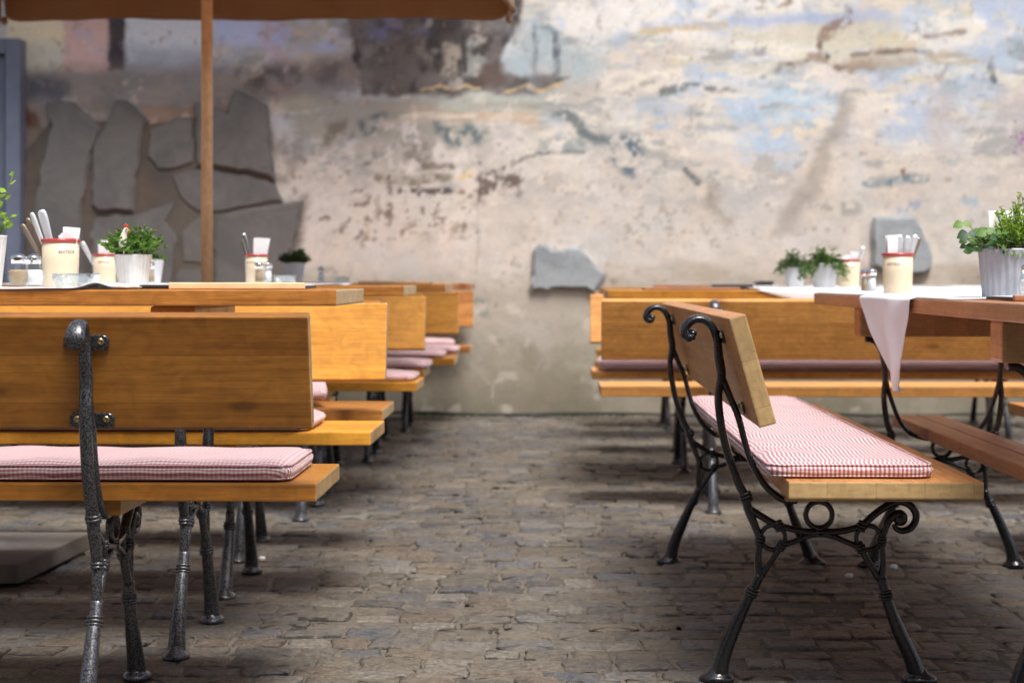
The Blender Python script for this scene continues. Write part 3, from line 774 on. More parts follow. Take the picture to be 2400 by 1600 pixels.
# ------------------------------------------------------------------ cast iron frame (bench), in the local plane x = 0
SD, ST, SZ = .38, .0345, .445      # seat depth, thickness, top height
def leg_parts(mir=False):
    """lower legs and scrollwork shared by benches and tables; y measured from the seat's rear edge."""
    c = .094
    fl = (lambda y: 2 * c - y) if mir else (lambda y: y)
    m = lambda L: [(fl(y), z, a, b) for y, z, a, b in L]
    return fl, m
def foot(bm, y, s):
    sweep(bm, [(y - s * .004, .001, .036, .030), (y - s * .004, .008, .037, .031), (y, .0125, .030, .026), (y + s * .002, .020, .021, .021), (y + s * .004, .03, .017, .019)], smooth=False, sides=14) if False else None
    n = 16
    prof = [(.037, .0005), (.038, .007), (.033, .0125), (.023, .019), (.018, .030)]
    rings = []
    for k, (r, z) in enumerate(prof):
        oy = y + s * (.0 if k < 3 else .003 * (k - 2))
        rings.append([bm.verts.new((.80 * r * math.sin(2 * PI * i / n), oy + r * math.cos(2 * PI * i / n), z)) for i in range(n)])
    for A, B in zip(rings, rings[1:]):
        for i in range(n):
            bm.faces.new((A[i], A[(i + 1) % n], B[(i + 1) % n], B[i]))
    bm.faces.new(rings[0][::-1]); bm.faces.new(rings[-1])
def collar(bm, y, z, dy, dz, ri, ro):
    L = math.hypot(dy, dz); dy /= L; dz /= L
    for o, s in ((-.007, .92), (0, 1.0), (.007, .92)):
        sweep(bm, [(y + dy * (o - .0035), z + dz * (o - .0035), ri * s * .85, ro * s * .85), (y + dy * (o - .0015), z + dz * (o - .0015), ri * s, ro * s),
                   (y + dy * (o + .0015), z + dz * (o + .0015), ri * s, ro * s), (y + dy * (o + .0035), z + dz * (o + .0035), ri * s * .85, ro * s * .85)], smooth=False)
def knot(bm, y, z, dy, dz): collar(bm, y, z, dy, dz, .0125, .0145)

def rear_leg_bm(mir=False):
    fl, m = leg_parts(mir); s = -1 if mir else 1
    bm = bmesh.new()
    foot(bm, fl(-.117), s)
    sweep(bm, m([(-.1125, .012, .020, .021), (-.103, .055, .0165, .018), (-.079, .115, .0145, .0155), (-.055, .167, .012, .0135), (-.0425, .190, .0112, .013), (-.027, .224, .0105, .0125)]))
    collar(bm, fl(-.0440), .186, s * .42, 1, .0165, .018)
    sweep(bm, m([(-.029, .220, .009, .011), (-.031, .256, .0076, .0105), (-.028, .294, .0076, .0105), (-.0375, .325, .0086, .0115), (-.051, .359, .0098, .0125), (-.0575, .389, .0098, .0130)]))
    sweep(bm, m([(-.026, .219, .009, .010), (-.008, .245, .0068, .0092), (.0174, .2835, .0072, .0095)]))
    collar(bm, fl(-.0560), .3846, -s * .4, 1, .0150, .0165)
    sweep(bm, m([(-.049, .360, .008, .011), (-.0134, .338, .0075, .010), (.0123, .3246, .0070, .0095)]))
    return bm
def front_leg_bm():
    bm = bmesh.new()
    foot(bm, .305, -1)
    sweep(bm, [(.301, .012, .020, .021), (.288, .0506, .0165, .018), (.2675, .095, .0150, .0160), (.249, .140, .0125, .0140), (.2355, .180, .0112, .013), (.2265, .217, .0105, .0125)])
    collar(bm, .2355, .1815, -.22, 1, .0165, .018)
    sweep(bm, [(.2255, .213, .008, .011), (.2296, .253, .0072, .010), (.2264, .294, .0076, .0105), (.2316, .313, .0078, .0105), (.2380, .331, .0082, .011), (.2505, .346, .009, .012), (.2640, .350, .0098, .013), (.272, .342, .0105, .0135)])
    sweep(bm, [(.2225, .213, .008, .010), (.199, .2493, .0068, .0092), (.182, .280, .0072, .0095)])
    ball(bm, (0, .2655, .3405), (.016, .0155, .0155))
    return bm
def scroll_bm(table=False):
    """crossbar with its circles, ring and clamps."""
    bm = bmesh.new(); c = .094
    ring_sweep(bm, .0003, .3007, .0255, .0052, .0075)
    ring_sweep(bm, .1877 if table else .199, .3007, .0255, .0052, .0075)
    cr = lambda y: y
    sweep(bm, [(.0123, .3246, .007, .0095), (.0414, .3178, .007, .0095), (.070, .3125, .0075, .010), (.098, .311, .0085, .0105), (.125, .3125, .0075, .010), (.151, .3155, .007, .0095), (.1853 if not table else .1757, .3246, .007, .0095)])
    sweep(bm, [(.0174, .2835, .0065, .009), (.045, .292, .006, .009), (.072, .3035, .0065, .009), (.098, .308, .007, .010), (.125, .3035, .0065, .009), (.155, .291, .006, .009), (.182 if not table else .1706, .280, .0065, .009)])
    ring_sweep(bm, .0962, .3480, .0275, .0058, .0085)
    knot(bm, .098, .3125, 0, 1)
    R = 2 * c
    for y, z, dy, dz in ((.0123, .3246, -.5, 1), (.0174, .2835, .6, 1)): knot(bm, y, z, dy, dz)
    knot(bm, -.027, .294, .1, 1)
    if table:
        for y, z, dy, dz in ((.0123, .3246, -.5, 1), (.0174, .2835, .6, 1)): knot(bm, R - y, z, -dy, dz)
        knot(bm, R + .027, .294, .1, 1)
        for sgn in (0, 1):   # second pair of small rings that carry the foot plank
            pass
    else:
        for y, z, dy, dz in ((.1853, .3246, .5, 1), (.182, .280, -.6, 1)): knot(bm, y, z, dy, dz)
        knot(bm, .2264, .294, .1, 1)
        sweep(bm, [(.1853, .3246, .0075, .0105), (.2093, .3470, .008, .011), (.2367, .3665, .008, .011), (.262, .3765, .008, .0115), (.284, .3700, .008, .0115), (.2965, .3540, .008, .0115), (.297, .3370, .0078, .011), (.287, .3215, .0075, .011), (.270, .3150, .0070, .0105), (.2560, .3205, .0060, .0095), (.2525, .329, .005, .008)])
    return bm
def back_bm():
    """the split strut that rises to carry the backrest and ends in a volute."""
    bm = bmesh.new()
    sweep(bm, [(-.0565, .384, .0098, .0130), (-.076, .4227, .0094, .0128), (-.0977, .4878, .0086, .0128), (-.1104, .5529, .0084, .0128), (-.1135, .600, .0086, .0130), (-.1075, .640, .0100, .0130), (-.113, .680, .0098, .0125), (-.1165, .715, .0092, .0120),
               (-.1255, .738, .0088, .0120), (-.141, .7535, .0088, .0135), (-.1585, .7570, .0092, .0155), (-.175, .7490, .0098, .0175), (-.1845, .7350, .0102, .0190), (-.1825, .7230, .0105, .0195), (-.174, .7180, .0100, .0190), (-.1655, .7225, .0090, .0180)], n=5, sides=12)
    ball(bm, (0, -.1680, .7265), (.0185, .0100, .0100), 12)
    sweep(bm, [(-.1075, .6365, .0085, .011), (-.0905, .5963, .0074, .0105), (-.0724, .5529, .0070, .0102), (-.058, .4987, .0068, .010), (-.0435, .4553, .0068, .010), (-.0182, .4119, .0070, .0102), (.0035, .391, .0072, .0105), (.022, .3795, .0072, .0105), (.05, .3760, .006, .0105)])
    return bm
# backrest plank plane: rear face from (-.0495,.549) to (-.11,.763)
BT = math.atan2(.0605, .214)
def on_back(z): return -.0560 - (z - .549) / .214 * .0605
def plate_bm():
    bm = bmesh.new(); n = 7; W, H, R = .043, .0145, .0110
    pts = []
    for cx, cz_, a0 in ((W - R, H - R, 0), (-W + R, H - R, 90), (-W + R, -H + R, 180), (W - R, -H + R, 270)):
        for q in range(n):
            a = math.radians(a0 + 90 * q / (n - 1)); pts.append((cx + R * math.cos(a), cz_ + R * math.sin(a)))
    rings = [[bm.verts.new((x * k, y, z * k)) for x, z in pts] for k, y in ((1, 0), (1, -.0042), (.965, -.0056))]
    m = len(pts)
    for A, B in zip(rings, rings[1:]):
        for q in range(m): bm.faces.new((A[q], A[(q + 1) % m], B[(q + 1) % m], B[q]))
    bm.faces.new(rings[0]); bm.faces.new(rings[-1][::-1])
    return bm
def screw_bm():
    bm = bmesh.new()
    n = 14
    lathe(bm, [(.0, .0), (.0072, .0), (.0072, .0012), (.0058, .0034), (.0036, .0042), (.0032, .0030), (.0, .0028)], n)
    for v in bm.verts: v.co = Vector((v.co.x, -v.co.z, v.co.y))
    return bm

def plank_mesh(name, L, D, T, bev=.0035):
    bm = bmesh.new()
    add_box(bm, (-L / 2, 0, 0), (L / 2, D, T), bev, 2)
    return bm

def iron_frame(parent, x, mat, plate_z=(.722, .573)):
    fr = bm_obj('iron_frame', scroll_bm(), mat, parent, True, (x, 0, 0))
    bm_obj('leg', rear_leg_bm(), mat, fr, True)
    bm_obj('leg', front_leg_bm(), mat, fr, True)
    bm_obj('back_support', back_bm(), mat, fr, True)
    for z in plate_z:
        y = on_back(z)
        pl = bm_obj('mounting_plate', plate_bm(), mat, fr, False, (0, y + .001, z), (BT, 0, 0))
        for sx in (-.0275, .0275):
            bm_obj('screw', screw_bm(), M['brass'], fr, True, (sx, y - .0045, z + .0015), (BT, 0, 0))
    return fr

def make_bench(L, fx, wood, iron, back_dz=0.0):
    t = thing('garden_bench', '', 'bench')
    seat = bm_obj('seat', plank_mesh('seat', L, SD, ST), M[wood], t, False, (0, 0, SZ - ST))
    bk = bm_obj('backrest', plank_mesh('backrest', L, .2225, .0345), M[wood], t, False, (0, -.0495 + .002, .549 + back_dz), (PI / 2 + BT, 0, 0))
    # plank's local y runs up the back, local z points backwards: shift so the rear face lies on the support
    bk.location = (0, -.0560 + .0345 * math.cos(BT), .549 + back_dz + .0345 * math.sin(BT) * 1.0)
    for x in fx:
        bm = bmesh.new(); add_box(bm, (-.034, .022, 0), (.034, SD - .055, .031), .003)
        bm_obj('batten', bm, M[wood], seat, False, (x, 0, -.0312))
        iron_frame(t, x, M[iron])
    return t

def recolor(root, wood, iron):
    for k in kids(root):
        for o in [k] + kids(k):
            if o.type != 'MESH' or not o.material_slots: continue
            if o.name.startswith(('seat', 'backrest', 'batten', 'tabletop', 'foot_plank', 'cross_batten')): m = M[wood]
            elif o.name.startswith('screw'): continue
            else: m = M[iron]
            o.material_slots[0].link = 'OBJECT'; o.material_slots[0].material = m

LB = 2.3
GB = 'wooden benches with cast iron frames'
protoL = make_bench(LB, (-LB / 2 + .418, LB / 2 - .418), 'dark_honey', 'hammered', .006)
protoF = make_bench(LB, (-LB / 2 + .392, LB / 2 - .392), 'amber', 'hammered')
protoR = make_bench(2.6, (-1.3 + .40, 1.3 - .40), 'apricot', 'hammered', -.002)
used = set()
def place(proto, x, y, rz, label, wood=None, iron=None):
    if proto not in used: o = proto; used.add(proto)
    else: o = copy_tree(proto)
    o.location = (x, y, 0); o.rotation_euler = (0, 0, rz)
    tag(o, label, 'bench', GB)
    if wood: recolor(o, wood, iron)
    return o
def away(proto, L, xe, yrear, label, wood=None, iron=None, right=True):
    return place(proto, xe - L / 2 if right else xe + L / 2, yrear, 0, label, wood, iron)
def facing(proto, L, xe, yfront, label, wood=None, iron=None, right=True):
    return place(proto, xe - L / 2 if right else xe + L / 2, yfront + SD, PI, label, wood, iron)

B1 = away(protoL, LB, -.459, 3.45, 'nearest left bench seen from behind, dark honey backrest with speckled iron bracket')
B2 = facing(protoF, LB, -.473, 4.62, 'left bench with bright amber backrest, facing the camera just beyond the nearest table')
B3 = away(protoL, LB, -.518, 5.42, 'left bench back to back with the bright amber one, a crumpled cushion on its end', 'oak', 'hammered')
B4 = facing(protoF, LB, -.524, 6.85, 'left bench facing the camera under the parasol pole, two cushions behind its end')
B5 = away(protoL, LB, -.566, 7.80, 'left bench behind the parasol pole, facing the wall', 'honey', 'black_iron')
B6 = facing(protoF, LB, -.497, 8.92, 'left bench with banded backrest, second from the wall and facing the camera', 'honey', 'black_iron')
B8 = away(protoL, LB, -.52, 9.50, 'left bench nearly hidden behind the banded backrest, facing the wall', 'russet', 'black_iron')
B7 = facing(protoF, LB, -.4875, 10.42, 'left bench standing against the mural wall, darker orange backrest', 'oak', 'black_iron')
RB = away(protoR, 2.6, .172, 6.56, 'right bench seen from behind across the row, long plain backrest with lit top edge', None, None, False)
RC = facing(protoR, 2.6, .165, 7.70, 'right bench facing the camera beyond the long plain backrest, mauve cushion along its seat', 'apricot', 'black_iron', False)
RD = away(protoR, 2.6, .20, 8.50, 'right bench standing behind the one with the long mauve cushion', 'oak', 'black_iron', False)
RE = facing(protoR, 2.6, .24, 10.0, 'right bench farthest back, closest to the wall', 'honey', 'black_iron', False)

RNL = 2.2
RN = make_bench(RNL, (RNL / 2 - .25, RNL / 2 - 1.80), 'tan', 'black_iron')
RN.location = (.458, 3.51 + RNL / 2, 0); RN.rotation_euler = (0, 0, -PI / 2)
tag(RN, 'right bench standing lengthwise with striped cushion, black scroll frame and pale plank end', 'bench', GB)
RX = make_bench(LB, (-.70, .70), 'tan', 'black_iron')
RX.location = (1.84, 5.80 - LB / 2, 0); RX.rotation_euler = (0, 0, PI / 2)
tag(RX, 'bench at the right edge, only the corner of its pale seat showing beyond the table', 'bench', GB)

# ------------------------------------------------------------------ tables
TW, TT = .56, .036
def table_side_bm(mir):
    """upper half of a table trestle: the strut that splits below and hooks under the batten."""
    fl, m = leg_parts(mir); bm = bmesh.new(); c = .094
    v = lambda L: m([(y + c, z, a, b) for y, z, a, b in L])
    sweep(bm, v([(-.150, .386, .0095, .0125), (-.163, .425, .009, .0125), (-.171, .495, .0082, .012), (-.167, .545, .009, .0125), (-.172, .605, .0092, .012), (-.184, .645, .009, .012), (-.204, .664, .009, .013), (-.226, .667, .009, .014)]))
    sweep(bm, v([(-.167, .548, .008, .011), (-.152, .495, .0068, .010), (-.126, .428, .0066, .010), (-.092, .388, .0068, .0102), (-.05, .374, .0068, .0105), (-.02, .372, .006, .0105)]))
    return bm
def make_table(L, fx, wood, iron, ht):
    t = thing('beer_table', '', 'table')
    top = bm_obj('tabletop', plank_mesh('tabletop', L, TW, TT, .004), M[wood], t, False, (0, -TW / 2, ht - TT))
    for x in fx:
        bm = bmesh.new(); add_box(bm, (-.05, .03, 0), (.05, TW - .03, .085), .008)
        bm_obj('cross_batten', bm, M[wood], top, False, (x, 0, -.0855))
        fr = bm_obj('iron_frame', scroll_bm(True), M[iron], t, True, (x, -.094, 0))
        sh = ht - TT - .0855 - .676
        for mir in (False, True):
            lg = bm_obj('leg', rear_leg_bm(mir), M[iron], fr, True)
            st = bm_obj('strut', table_side_bm(mir), M[iron], fr, True)
            st.scale = (1, 1, 1)
            for q in st.data.vertices:      # stretch the hook so that it reaches the batten
                if q.co.z > .545: q.co.z += (q.co.z - .545) / .122 * (sh + .001)
    bm = bmesh.new()
    add_box(bm, (-L / 2 + .28, -.075, .381), (L / 2 - .28, -.002, .415), .003)
    add_box(bm, (-L / 2 + .28, .002, .381), (L / 2 - .28, .075, .415), .003)
    bm_obj('foot_plank', bm, M[wood], t)
    return t
GT = 'wooden tables with cast iron trestles'
LT = 2.2
protoT = make_table(LT, (LT / 2 - .365, -LT / 2 + .365), 'oak', 'hammered', .8175)
def put_table(first, xr, yc, label, wood=None, iron=None):
    o = protoT if first else copy_tree(protoT)
    o.location = (xr - LT / 2, yc, 0); tag(o, label, 'table', GT)
    if wood: recolor(o, wood, iron)
    return o
put_table(True, -.472, 4.165, 'nearest left table with a knot in its edge and a pale menu at its end')
put_table(False, -.515, 6.43, 'left table between the amber backrest and the parasol pole', 'oak', 'hammered')
put_table(False, -.490, 8.40, 'left table behind the parasol pole with a pale menu near its end', 'oak', 'black_iron')
put_table(False, -.448, 9.97, 'left table nearest the mural wall', 'russet', 'black_iron')
protoTR = make_table(2.5, (-1.25 + .42, 1.25 - .42), 'honey', 'black_iron', .797)
protoTR.location = (.209 + 1.25, 7.30, 0)
tag(protoTR, 'right table behind the long plain backrest, half covered by white cloth', 'table', GT)
o = copy_tree(protoTR); o.location = (.245 + 1.25, 9.42, .012); o.location.z = 0
tag(o, 'right table farthest back with a black box and stacked menus on it', 'table', GT)
RT = make_table(2.85, (2.85 / 2 - .66, -2.85 / 2 + .54), 'russet', 'black_iron', .7945)
RT.location = (.857 + TW / 2, 3.08 + 2.85 / 2, 0); RT.rotation_euler = (0, 0, PI / 2)
tag(RT, 'russet table at the right standing lengthwise, white cloth corner hanging over its side', 'table', GT)

# ------------------------------------------------------------------ cushions
def cushion(L, D, T, seed, name='seat_cushion', fold=0.0, ripple=.002, cre=0):
    nx, ny, nz = max(10, int(L / .022)), 14, 5
    bm = bmesh.new()
    rs = np.random.RandomState(seed)
    G = {}
    def P(i, j, k):
        key = (i, j, k)
        if key in G: return G[key]
        x = (i / nx - .5) * L; y = (j / ny - .5) * D; z = k / nz * T
        ex = abs(i / nx - .5) * 2; ey = abs(j / ny - .5) * 2
        # round the plan corners and the edges
        dx = L / 2 - abs(x); dy = D / 2 - abs(y)
        R = .035
        if dx < R and dy < R:
            qx, qy = R - dx, R - dy; d = math.hypot(qx, qy)
            if d > 1e-6:
                s = max(qx, qy) / d
                x = math.copysign(L / 2 - R + qx * s, x); y = math.copysign(D / 2 - R + qy * s, y)
        e = min(dx, dy)
        edge = max(0, 1 - e / .03)
        zz = (k / nz - .5) * 2
        puff = 1 - .50 * edge ** 2
        z = T * .5 + zz * T * .5 * (puff if zz > 0 else 1 - .25 * edge ** 2)
        bulge = (1 - zz * zz) * .006
        if i in (0, nx): x += math.copysign(bulge, x)
        if j in (0, ny): y += math.copysign(bulge, y)
        if zz > .3:
            z += ripple * mnoise.noise(Vector((x * 9 + seed, y * 7, seed))) * (1 - edge) * 2
            if cre:
                z -= .0042 * (1 - edge) * math.exp(-((((x + seed * .1) % cre) - cre / 2) / .012) ** 2)
        if i in (0, nx) or j in (0, ny):
            w = .0022 * mnoise.noise(Vector((x * 26, y * 26, seed + k * .6)))
            x += w; y += w * .8
        G[key] = bm.verts.new((x, y, z)); return G[key]
    for j in range(ny):
        for i in range(nx):
            bm.faces.new((P(i, j, nz), P(i + 1, j, nz), P(i + 1, j + 1, nz), P(i, j + 1, nz)))
            bm.faces.new((P(i, j, 0), P(i, j + 1, 0), P(i + 1, j + 1, 0), P(i + 1, j, 0)))
    for k in range(nz):
        for i in range(nx):
            bm.faces.new((P(i, 0, k), P(i + 1, 0, k), P(i + 1, 0, k + 1), P(i, 0, k + 1)))
            bm.faces.new((P(i, ny, k), P(i, ny, k + 1), P(i + 1, ny, k + 1), P(i + 1, ny, k)))
        for j in range(ny):
            bm.faces.new((P(0, j, k), P(0, j, k + 1), P(0, j + 1, k + 1), P(0, j + 1, k)))
            bm.faces.new((P(nx, j, k), P(nx, j + 1, k), P(nx, j + 1, k + 1), P(nx, j, k + 1)))
    o = bm_obj(name, bm, M['gingham'], None, True)
    return o
def piping(o, L, D, T):
    """corded seam round the upper and lower edge, a part of the cushion."""
    for z in (T * .80, T * .14):
        bm = bmesh.new(); pts = []
        R = .035; a, b = L / 2 + .0025 - .001, D / 2 + .0025 - .001
        for cx, cy, a0 in ((a - R, b - R, 0), (-a + R, b - R, 90), (-a + R, -b + R, 180), (a - R, -b + R, 270)):
            for q in range(0, 91, 18):
                t = math.radians(a0 + q); pts.append((cx + R * math.cos(t), cy + R * math.sin(t), z))
        pts.append(pts[0])
        tube3(bm, pts, [.0022] * len(pts), 6, 1, False)
        bm_obj('piping', bm, M['gingham'], o, True)
GC = 'red gingham seat cushions'
def put_cushion(L, D, T, seed, x, y, z, rz, label, pip=False, **k):
    o = cushion(L, D, T, seed, **k)
    o.location = (x, y, z); o.rotation_euler = (0, 0, rz)
    if pip: piping(o, L, D, T)
    return tag(o, label, 'cushion', GC)
cz = SZ + .001
put_cushion(1.75, .345, .038, 1, -.515 - 1.75 / 2, 3.45 + .195, cz, 0, 'gingham cushion on the nearest left bench, seen edge on below its backrest', True, ripple=.003)
c = put_cushion(2.06, .325, .032, 2, .588, 3.565 + 1.03, cz, -PI / 2, 'long striped looking gingham cushion on the lengthwise right bench', True, ripple=.004, cre=.34)
put_cushion(1.6, .345, .036, 3, -.635 - .8, 4.62 + .17, cz, 0, 'gingham cushion on the front edge of the bright amber bench', ripple=.004)
cr = put_cushion(.36, .30, .05, 4, -.725 - .18, 5.42 + .19, cz + .012, .2, 'crumpled gingham cushion bunched up on the end of the back to back bench', ripple=.02)
cr.rotation_euler = (.28, -.12, .2)
cr.location.z = cz + .035
put_cushion(1.5, .345, .03, 5, -.545 - .75, 6.85 + .22, cz, 0, 'gingham cushion showing below the backrest under the parasol pole', ripple=.004)
put_cushion(1.5, .345, .038, 6, -.555 - .75, 7.80 + .19, cz, 0, 'plump gingham cushion on the bench behind the parasol pole', ripple=.004)
put_cushion(1.6, .36, .036, 7, -.56 - .8, 8.92 + .19, cz, 0, 'gingham cushion on the bench with the banded backrest', ripple=.004)
put_cushion(1.6, .345, .036, 8, -.52 - .8, 9.50 + .2, cz, 0, 'gingham cushion on the bench hidden behind the banded backrest', ripple=.004)
put_cushion(1.6, .345, .04, 9, -.60 - .8, 10.42 + .2, cz, 0, 'gingham cushion on the bench against the mural wall', ripple=.004)
put_cushion(2.45, .365, .062, 10, .172 + .03 + 1.225, 7.70 + .175, cz, 0, 'long mauve looking cushion on the right bench facing the camera', ripple=.004)
put_cushion(2.3, .345, .04, 11, .20 + .1 + 1.15, 8.50 + .19, cz, 0, 'cushion of the right bench behind the long mauve one', ripple=.004)

# ------------------------------------------------------------------ table linen
def cloth(name, verts_fn, nu, nv, label, th=.0022, group='white table linen'):
    bm = bmesh.new()
    g = [[bm.verts.new(verts_fn(i / nu, j / nv)) for i in range(nu + 1)] for j in range(nv + 1)]
    for j in range(nv):
        for i in range(nu):
            bm.faces.new((g[j][i], g[j][i + 1], g[j + 1][i + 1], g[j + 1][i]))
    o = bm_obj(name, bm, M['white_cloth'], None, True)
    md = o.modifiers.new('thickness', 'SOLIDIFY'); md.thickness = th; md.offset = 1
    return tag(o, label, 'tablecloth', group)
T1Z, TRZ, RTZ = .8175, .797, .7945
def f_t1(u, v):
    x = -2.3 + u * 1.37; y = 3.892 + v * .50
    b = math.exp(-((x + 1.00) / .030) ** 2) * .0135 * (1 - .55 * v)
    b += .0035 * math.exp(-((x + .944) / .02) ** 2)
    x2 = x - .02 * v * u
    return (x2, y + .012 * math.sin(x * 7) * (1 - v), T1Z + .0006 + b + .0008 * (1 + math.sin(x * 31 + y * 22)))
cloth('tablecloth', f_t1, 170, 30, 'white cloth with a rippled edge lying on the nearest left table')
XE = .857
def f_rt(u, v):
    # lies over the top, lower left corner falls over the long side as a pointed flap
    y = 3.95 + u * 1.93
    x = XE + .004 + v * .50
    return (x, y, RTZ + .0008 + .0012 * (1 + math.sin(y * 24 + x * 13)) * min(1, v * 5) + .004 * max(0, math.sin(y * 5.5 + .4)) * min(1, v * 4))
cloth('tablecloth', f_rt, 120, 26, 'white cloth spread over the russet right table')
def f_flap(u, v):
    y0, y1, yt = 4.28, 5.02, 4.36
    # v: 0 on the table edge .. 1 at the tip
    top = (y0 + (y1 - y0) * u)
    wv = v ** (1.0 + .25 * (u - .5))
    y = top * (1 - wv) + (yt + .06 * (u - .5) * (1 - wv)) * wv
    z0 = RTZ + .0036
    if v < .08:
        t = v / .08; x = XE + .03 - .036 * t; z = z0 - .006 * t * t
    else:
        t = (v - .08) / .92
        x = XE - .010 - .014 * t - .010 * (1 - math.cos(u * 8 + .6)) * (t * (1 - t)) ** .6 - .010 * math.sin(u * 5) * t + .010 * mnoise.noise(Vector((u * 3.2, t * 2.4, 4))) * min(1, t * 4)
        z = z0 - .006 - .225 * t
    return (x, y, z)
cloth('tablecloth', f_flap, 40, 60, 'pointed corner of white cloth hanging down the side of the russet table', .0018)
def f_tr(u, v):
    x = .79 + u * 1.75 + .03 * math.sin(v * 6); 
    if v < .12:
        t = v / .12; return (x, 7.018 - .001, TRZ + .001 - .045 * (1 - t) * min(1, u * 12))
    t = (v - .12) / .88
    return (x, 7.017 + t * .54, TRZ + .0018 + .003 * (1 + math.sin(x * 13 + t * 7)) * min(1, t * 6))
cloth('tablecloth', f_tr, 90, 26, 'white cloth draped over the near edge of the right table in the second row')
def f_tr2(u, v):
    x = 1.02 + u * 1.3; return (x, 9.16 + v * .5, TRZ + .0018 + .002 * (1 + math.sin(x * 17 + v * 9)))
cloth('tablecloth', f_tr2, 60, 16, 'white cloth lying on the farthest right table')
def f_t2(u, v):
    x = -2.2 + u * 1.45; return (x, 6.17 + v * .50, T1Z + .0016 + .0016 * (1 + math.sin(x * 15 + v * 6)))
cloth('tablecloth', f_t2, 60, 16, 'white cloth on the left table in front of the parasol pole')
def f_t3(u, v):
    x = -2.2 + u * 1.25; return (x, 8.15 + v * .48, T1Z + .0016 + .0016 * (1 + math.sin(x * 15 + v * 6)))
cloth('tablecloth', f_t3, 60, 16, 'white cloth on the left table behind the parasol pole')

# ------------------------------------------------------------------ crocks with cutlery and napkins
def text_on_cylinder(parent, body, r, z, size, a0, mat):
    cu = bpy.data.curves.new('label_text', 'FONT'); cu.body = body; cu.size = size; cu.align_x = 'CENTER'; cu.extrude = 0
    to = bpy.data.objects.new('label_text', cu); COL.objects.link(to)
    bpy.context.view_layer.update()
    me = bpy.data.meshes.new_from_object(to.evaluated_get(bpy.context.evaluated_depsgraph_get()))
    bpy.data.objects.remove(to)
    for v in me.vertices:
        a = a0 + v.co.x / r
        v.co = Vector((r * math.cos(a), r * math.sin(a), z + v.co.y))
    me.name = 'printed_word'; me.materials.clear(); me.materials.append(mat)
    o = bpy.data.objects.new('printed_word', me)
    return link(o, parent)
def crock_body(t, r=.045, h=.115, word_angle=-PI / 2):
    bm = bmesh.new(); lathe(bm, [(0, 0), (r * .90, 0), (r * .915, .003), (r * .97, h * .5), (r * .99, h - .008), (r * .945, h - .008), (r * .92, .012), (0, .012)], 40)
    bm_obj('crock_body', bm, M['cream'], t, True)
    bm = bmesh.new(); lathe(bm, [(r * .93, h - .009), (r * 1.02, h - .0085), (r * 1.045, h - .004), (r * 1.02, h), (r * .97, h + .001), (r * .93, h - .001), (r * .93, h - .009)], 40)
    bm_obj('rim', bm, M['red_glaze'], t, True)
    text_on_cylinder(t, 'BESTECK', r * .985 + .0008, h * .70, .0105, word_angle, M['print'])
def knife(x, y, z, lean, az, L, label, mat='steel', w=.008, cat='knife', name='table_knife'):
    bm = bmesh.new()
    n = 9; prof = [(.55, 0), (.62, .2), (.75, .45), (.95, .7), (1.1, .88), (1.0, .96), (.55, 1.0)]
    rings = []
    for s, t in prof:
        rings.append([bm.verts.new((w * s * math.cos(2 * PI * k / 12), .0028 * (.8 + .3 * s) * math.sin(2 * PI * k / 12), t * L)) for k in range(12)])
    for A, B in zip(rings, rings[1:]):
        for k in range(12): bm.faces.new((A[k], A[(k + 1) % 12], B[(k + 1) % 12], B[k]))
    bm.faces.new(rings[0][::-1]); bm.faces.new(rings[-1])
    o = bm_obj(name, bm, M[mat], None, True, (x, y, z))
    o.rotation_euler = (Matrix.Rotation(lean, 3, Vector((-math.sin(az), math.cos(az), 0))) @ Matrix.Rotation(az * .4, 3, 'Z')).to_euler()
    return tag(o, label, cat, 'cutlery standing in the crocks')
def napkin(x, y, z, w, h, d, lean, rz, label, fan=False, crumple=False):
    bm = bmesh.new()
    if crumple:
        r = bmesh.ops.create_icosphere(bm, subdivisions=4, radius=1.0)
        for v in r['verts']:
            nn = mnoise.noise(v.co * 2.1) * .45 + mnoise.noise(v.co * 5) * .2
            v.co = Vector((v.co.x * w, v.co.y * d, v.co.z * h + h * .8)) * (1 + nn * .55)
    else:
        n = 7
        for i in range(n):
            o0 = (i / (n - 1) - .5) * d
            sp = 1 + (.35 if fan else .06)
            js = random.uniform(-.003, .003)
            a = [(-w / 2, o0, 0), (w / 2, o0, 0), (w / 2 * sp + js, o0 * 1.5, h + js), (-w / 2 * sp + js, o0 * 1.5 + .001, h + js * .5)]
            lo = [bm.verts.new(p) for p in a]; hi = [bm.verts.new((p[0], p[1] + d / n * .6, p[2])) for p in a]
            for q in ((0, 1, 2, 3), ): bm.faces.new([lo[k] for k in q][::-1]); bm.faces.new([hi[k] for k in q])
            for k in range(4): bm.faces.new((lo[k], lo[(k + 1) % 4], hi[(k + 1) % 4], hi[k]))
    o = bm_obj('paper_napkin', bm, M['napkin'], None, crumple, (x, y, z))
    o.rotation_euler = (0, lean, rz)
    return tag(o, label, 'napkin', 'paper napkins in the crocks')
GK = 'cream cutlery crocks with red rims'
def crock(px, Y, tz, label, where, word=-PI / 2, r=.045, h=.115, items=()):
    x = X_at(px, Y)
    t = thing('cutlery_crock', label, 'crock', (x, Y, tz), 0, GK)
    crock_body(t, r, h, word)
    return x
zt = T1Z + .004
x = crock(142, 4.26, zt, 'large cream crock with red rim on the nearest left table', '', -PI / 2 + .62, .0445, .114)
knife(x - .018, 4.262, zt + .02, -.52, 0.05, .150, 'dull brownish knife leaning furthest left in the large crock', 'dull_metal', .006)
knife(x - .014, 4.27, zt + .02, -.44, 0.1, .160, 'second dull brownish knife in the large crock', 'dull_metal', .0065)
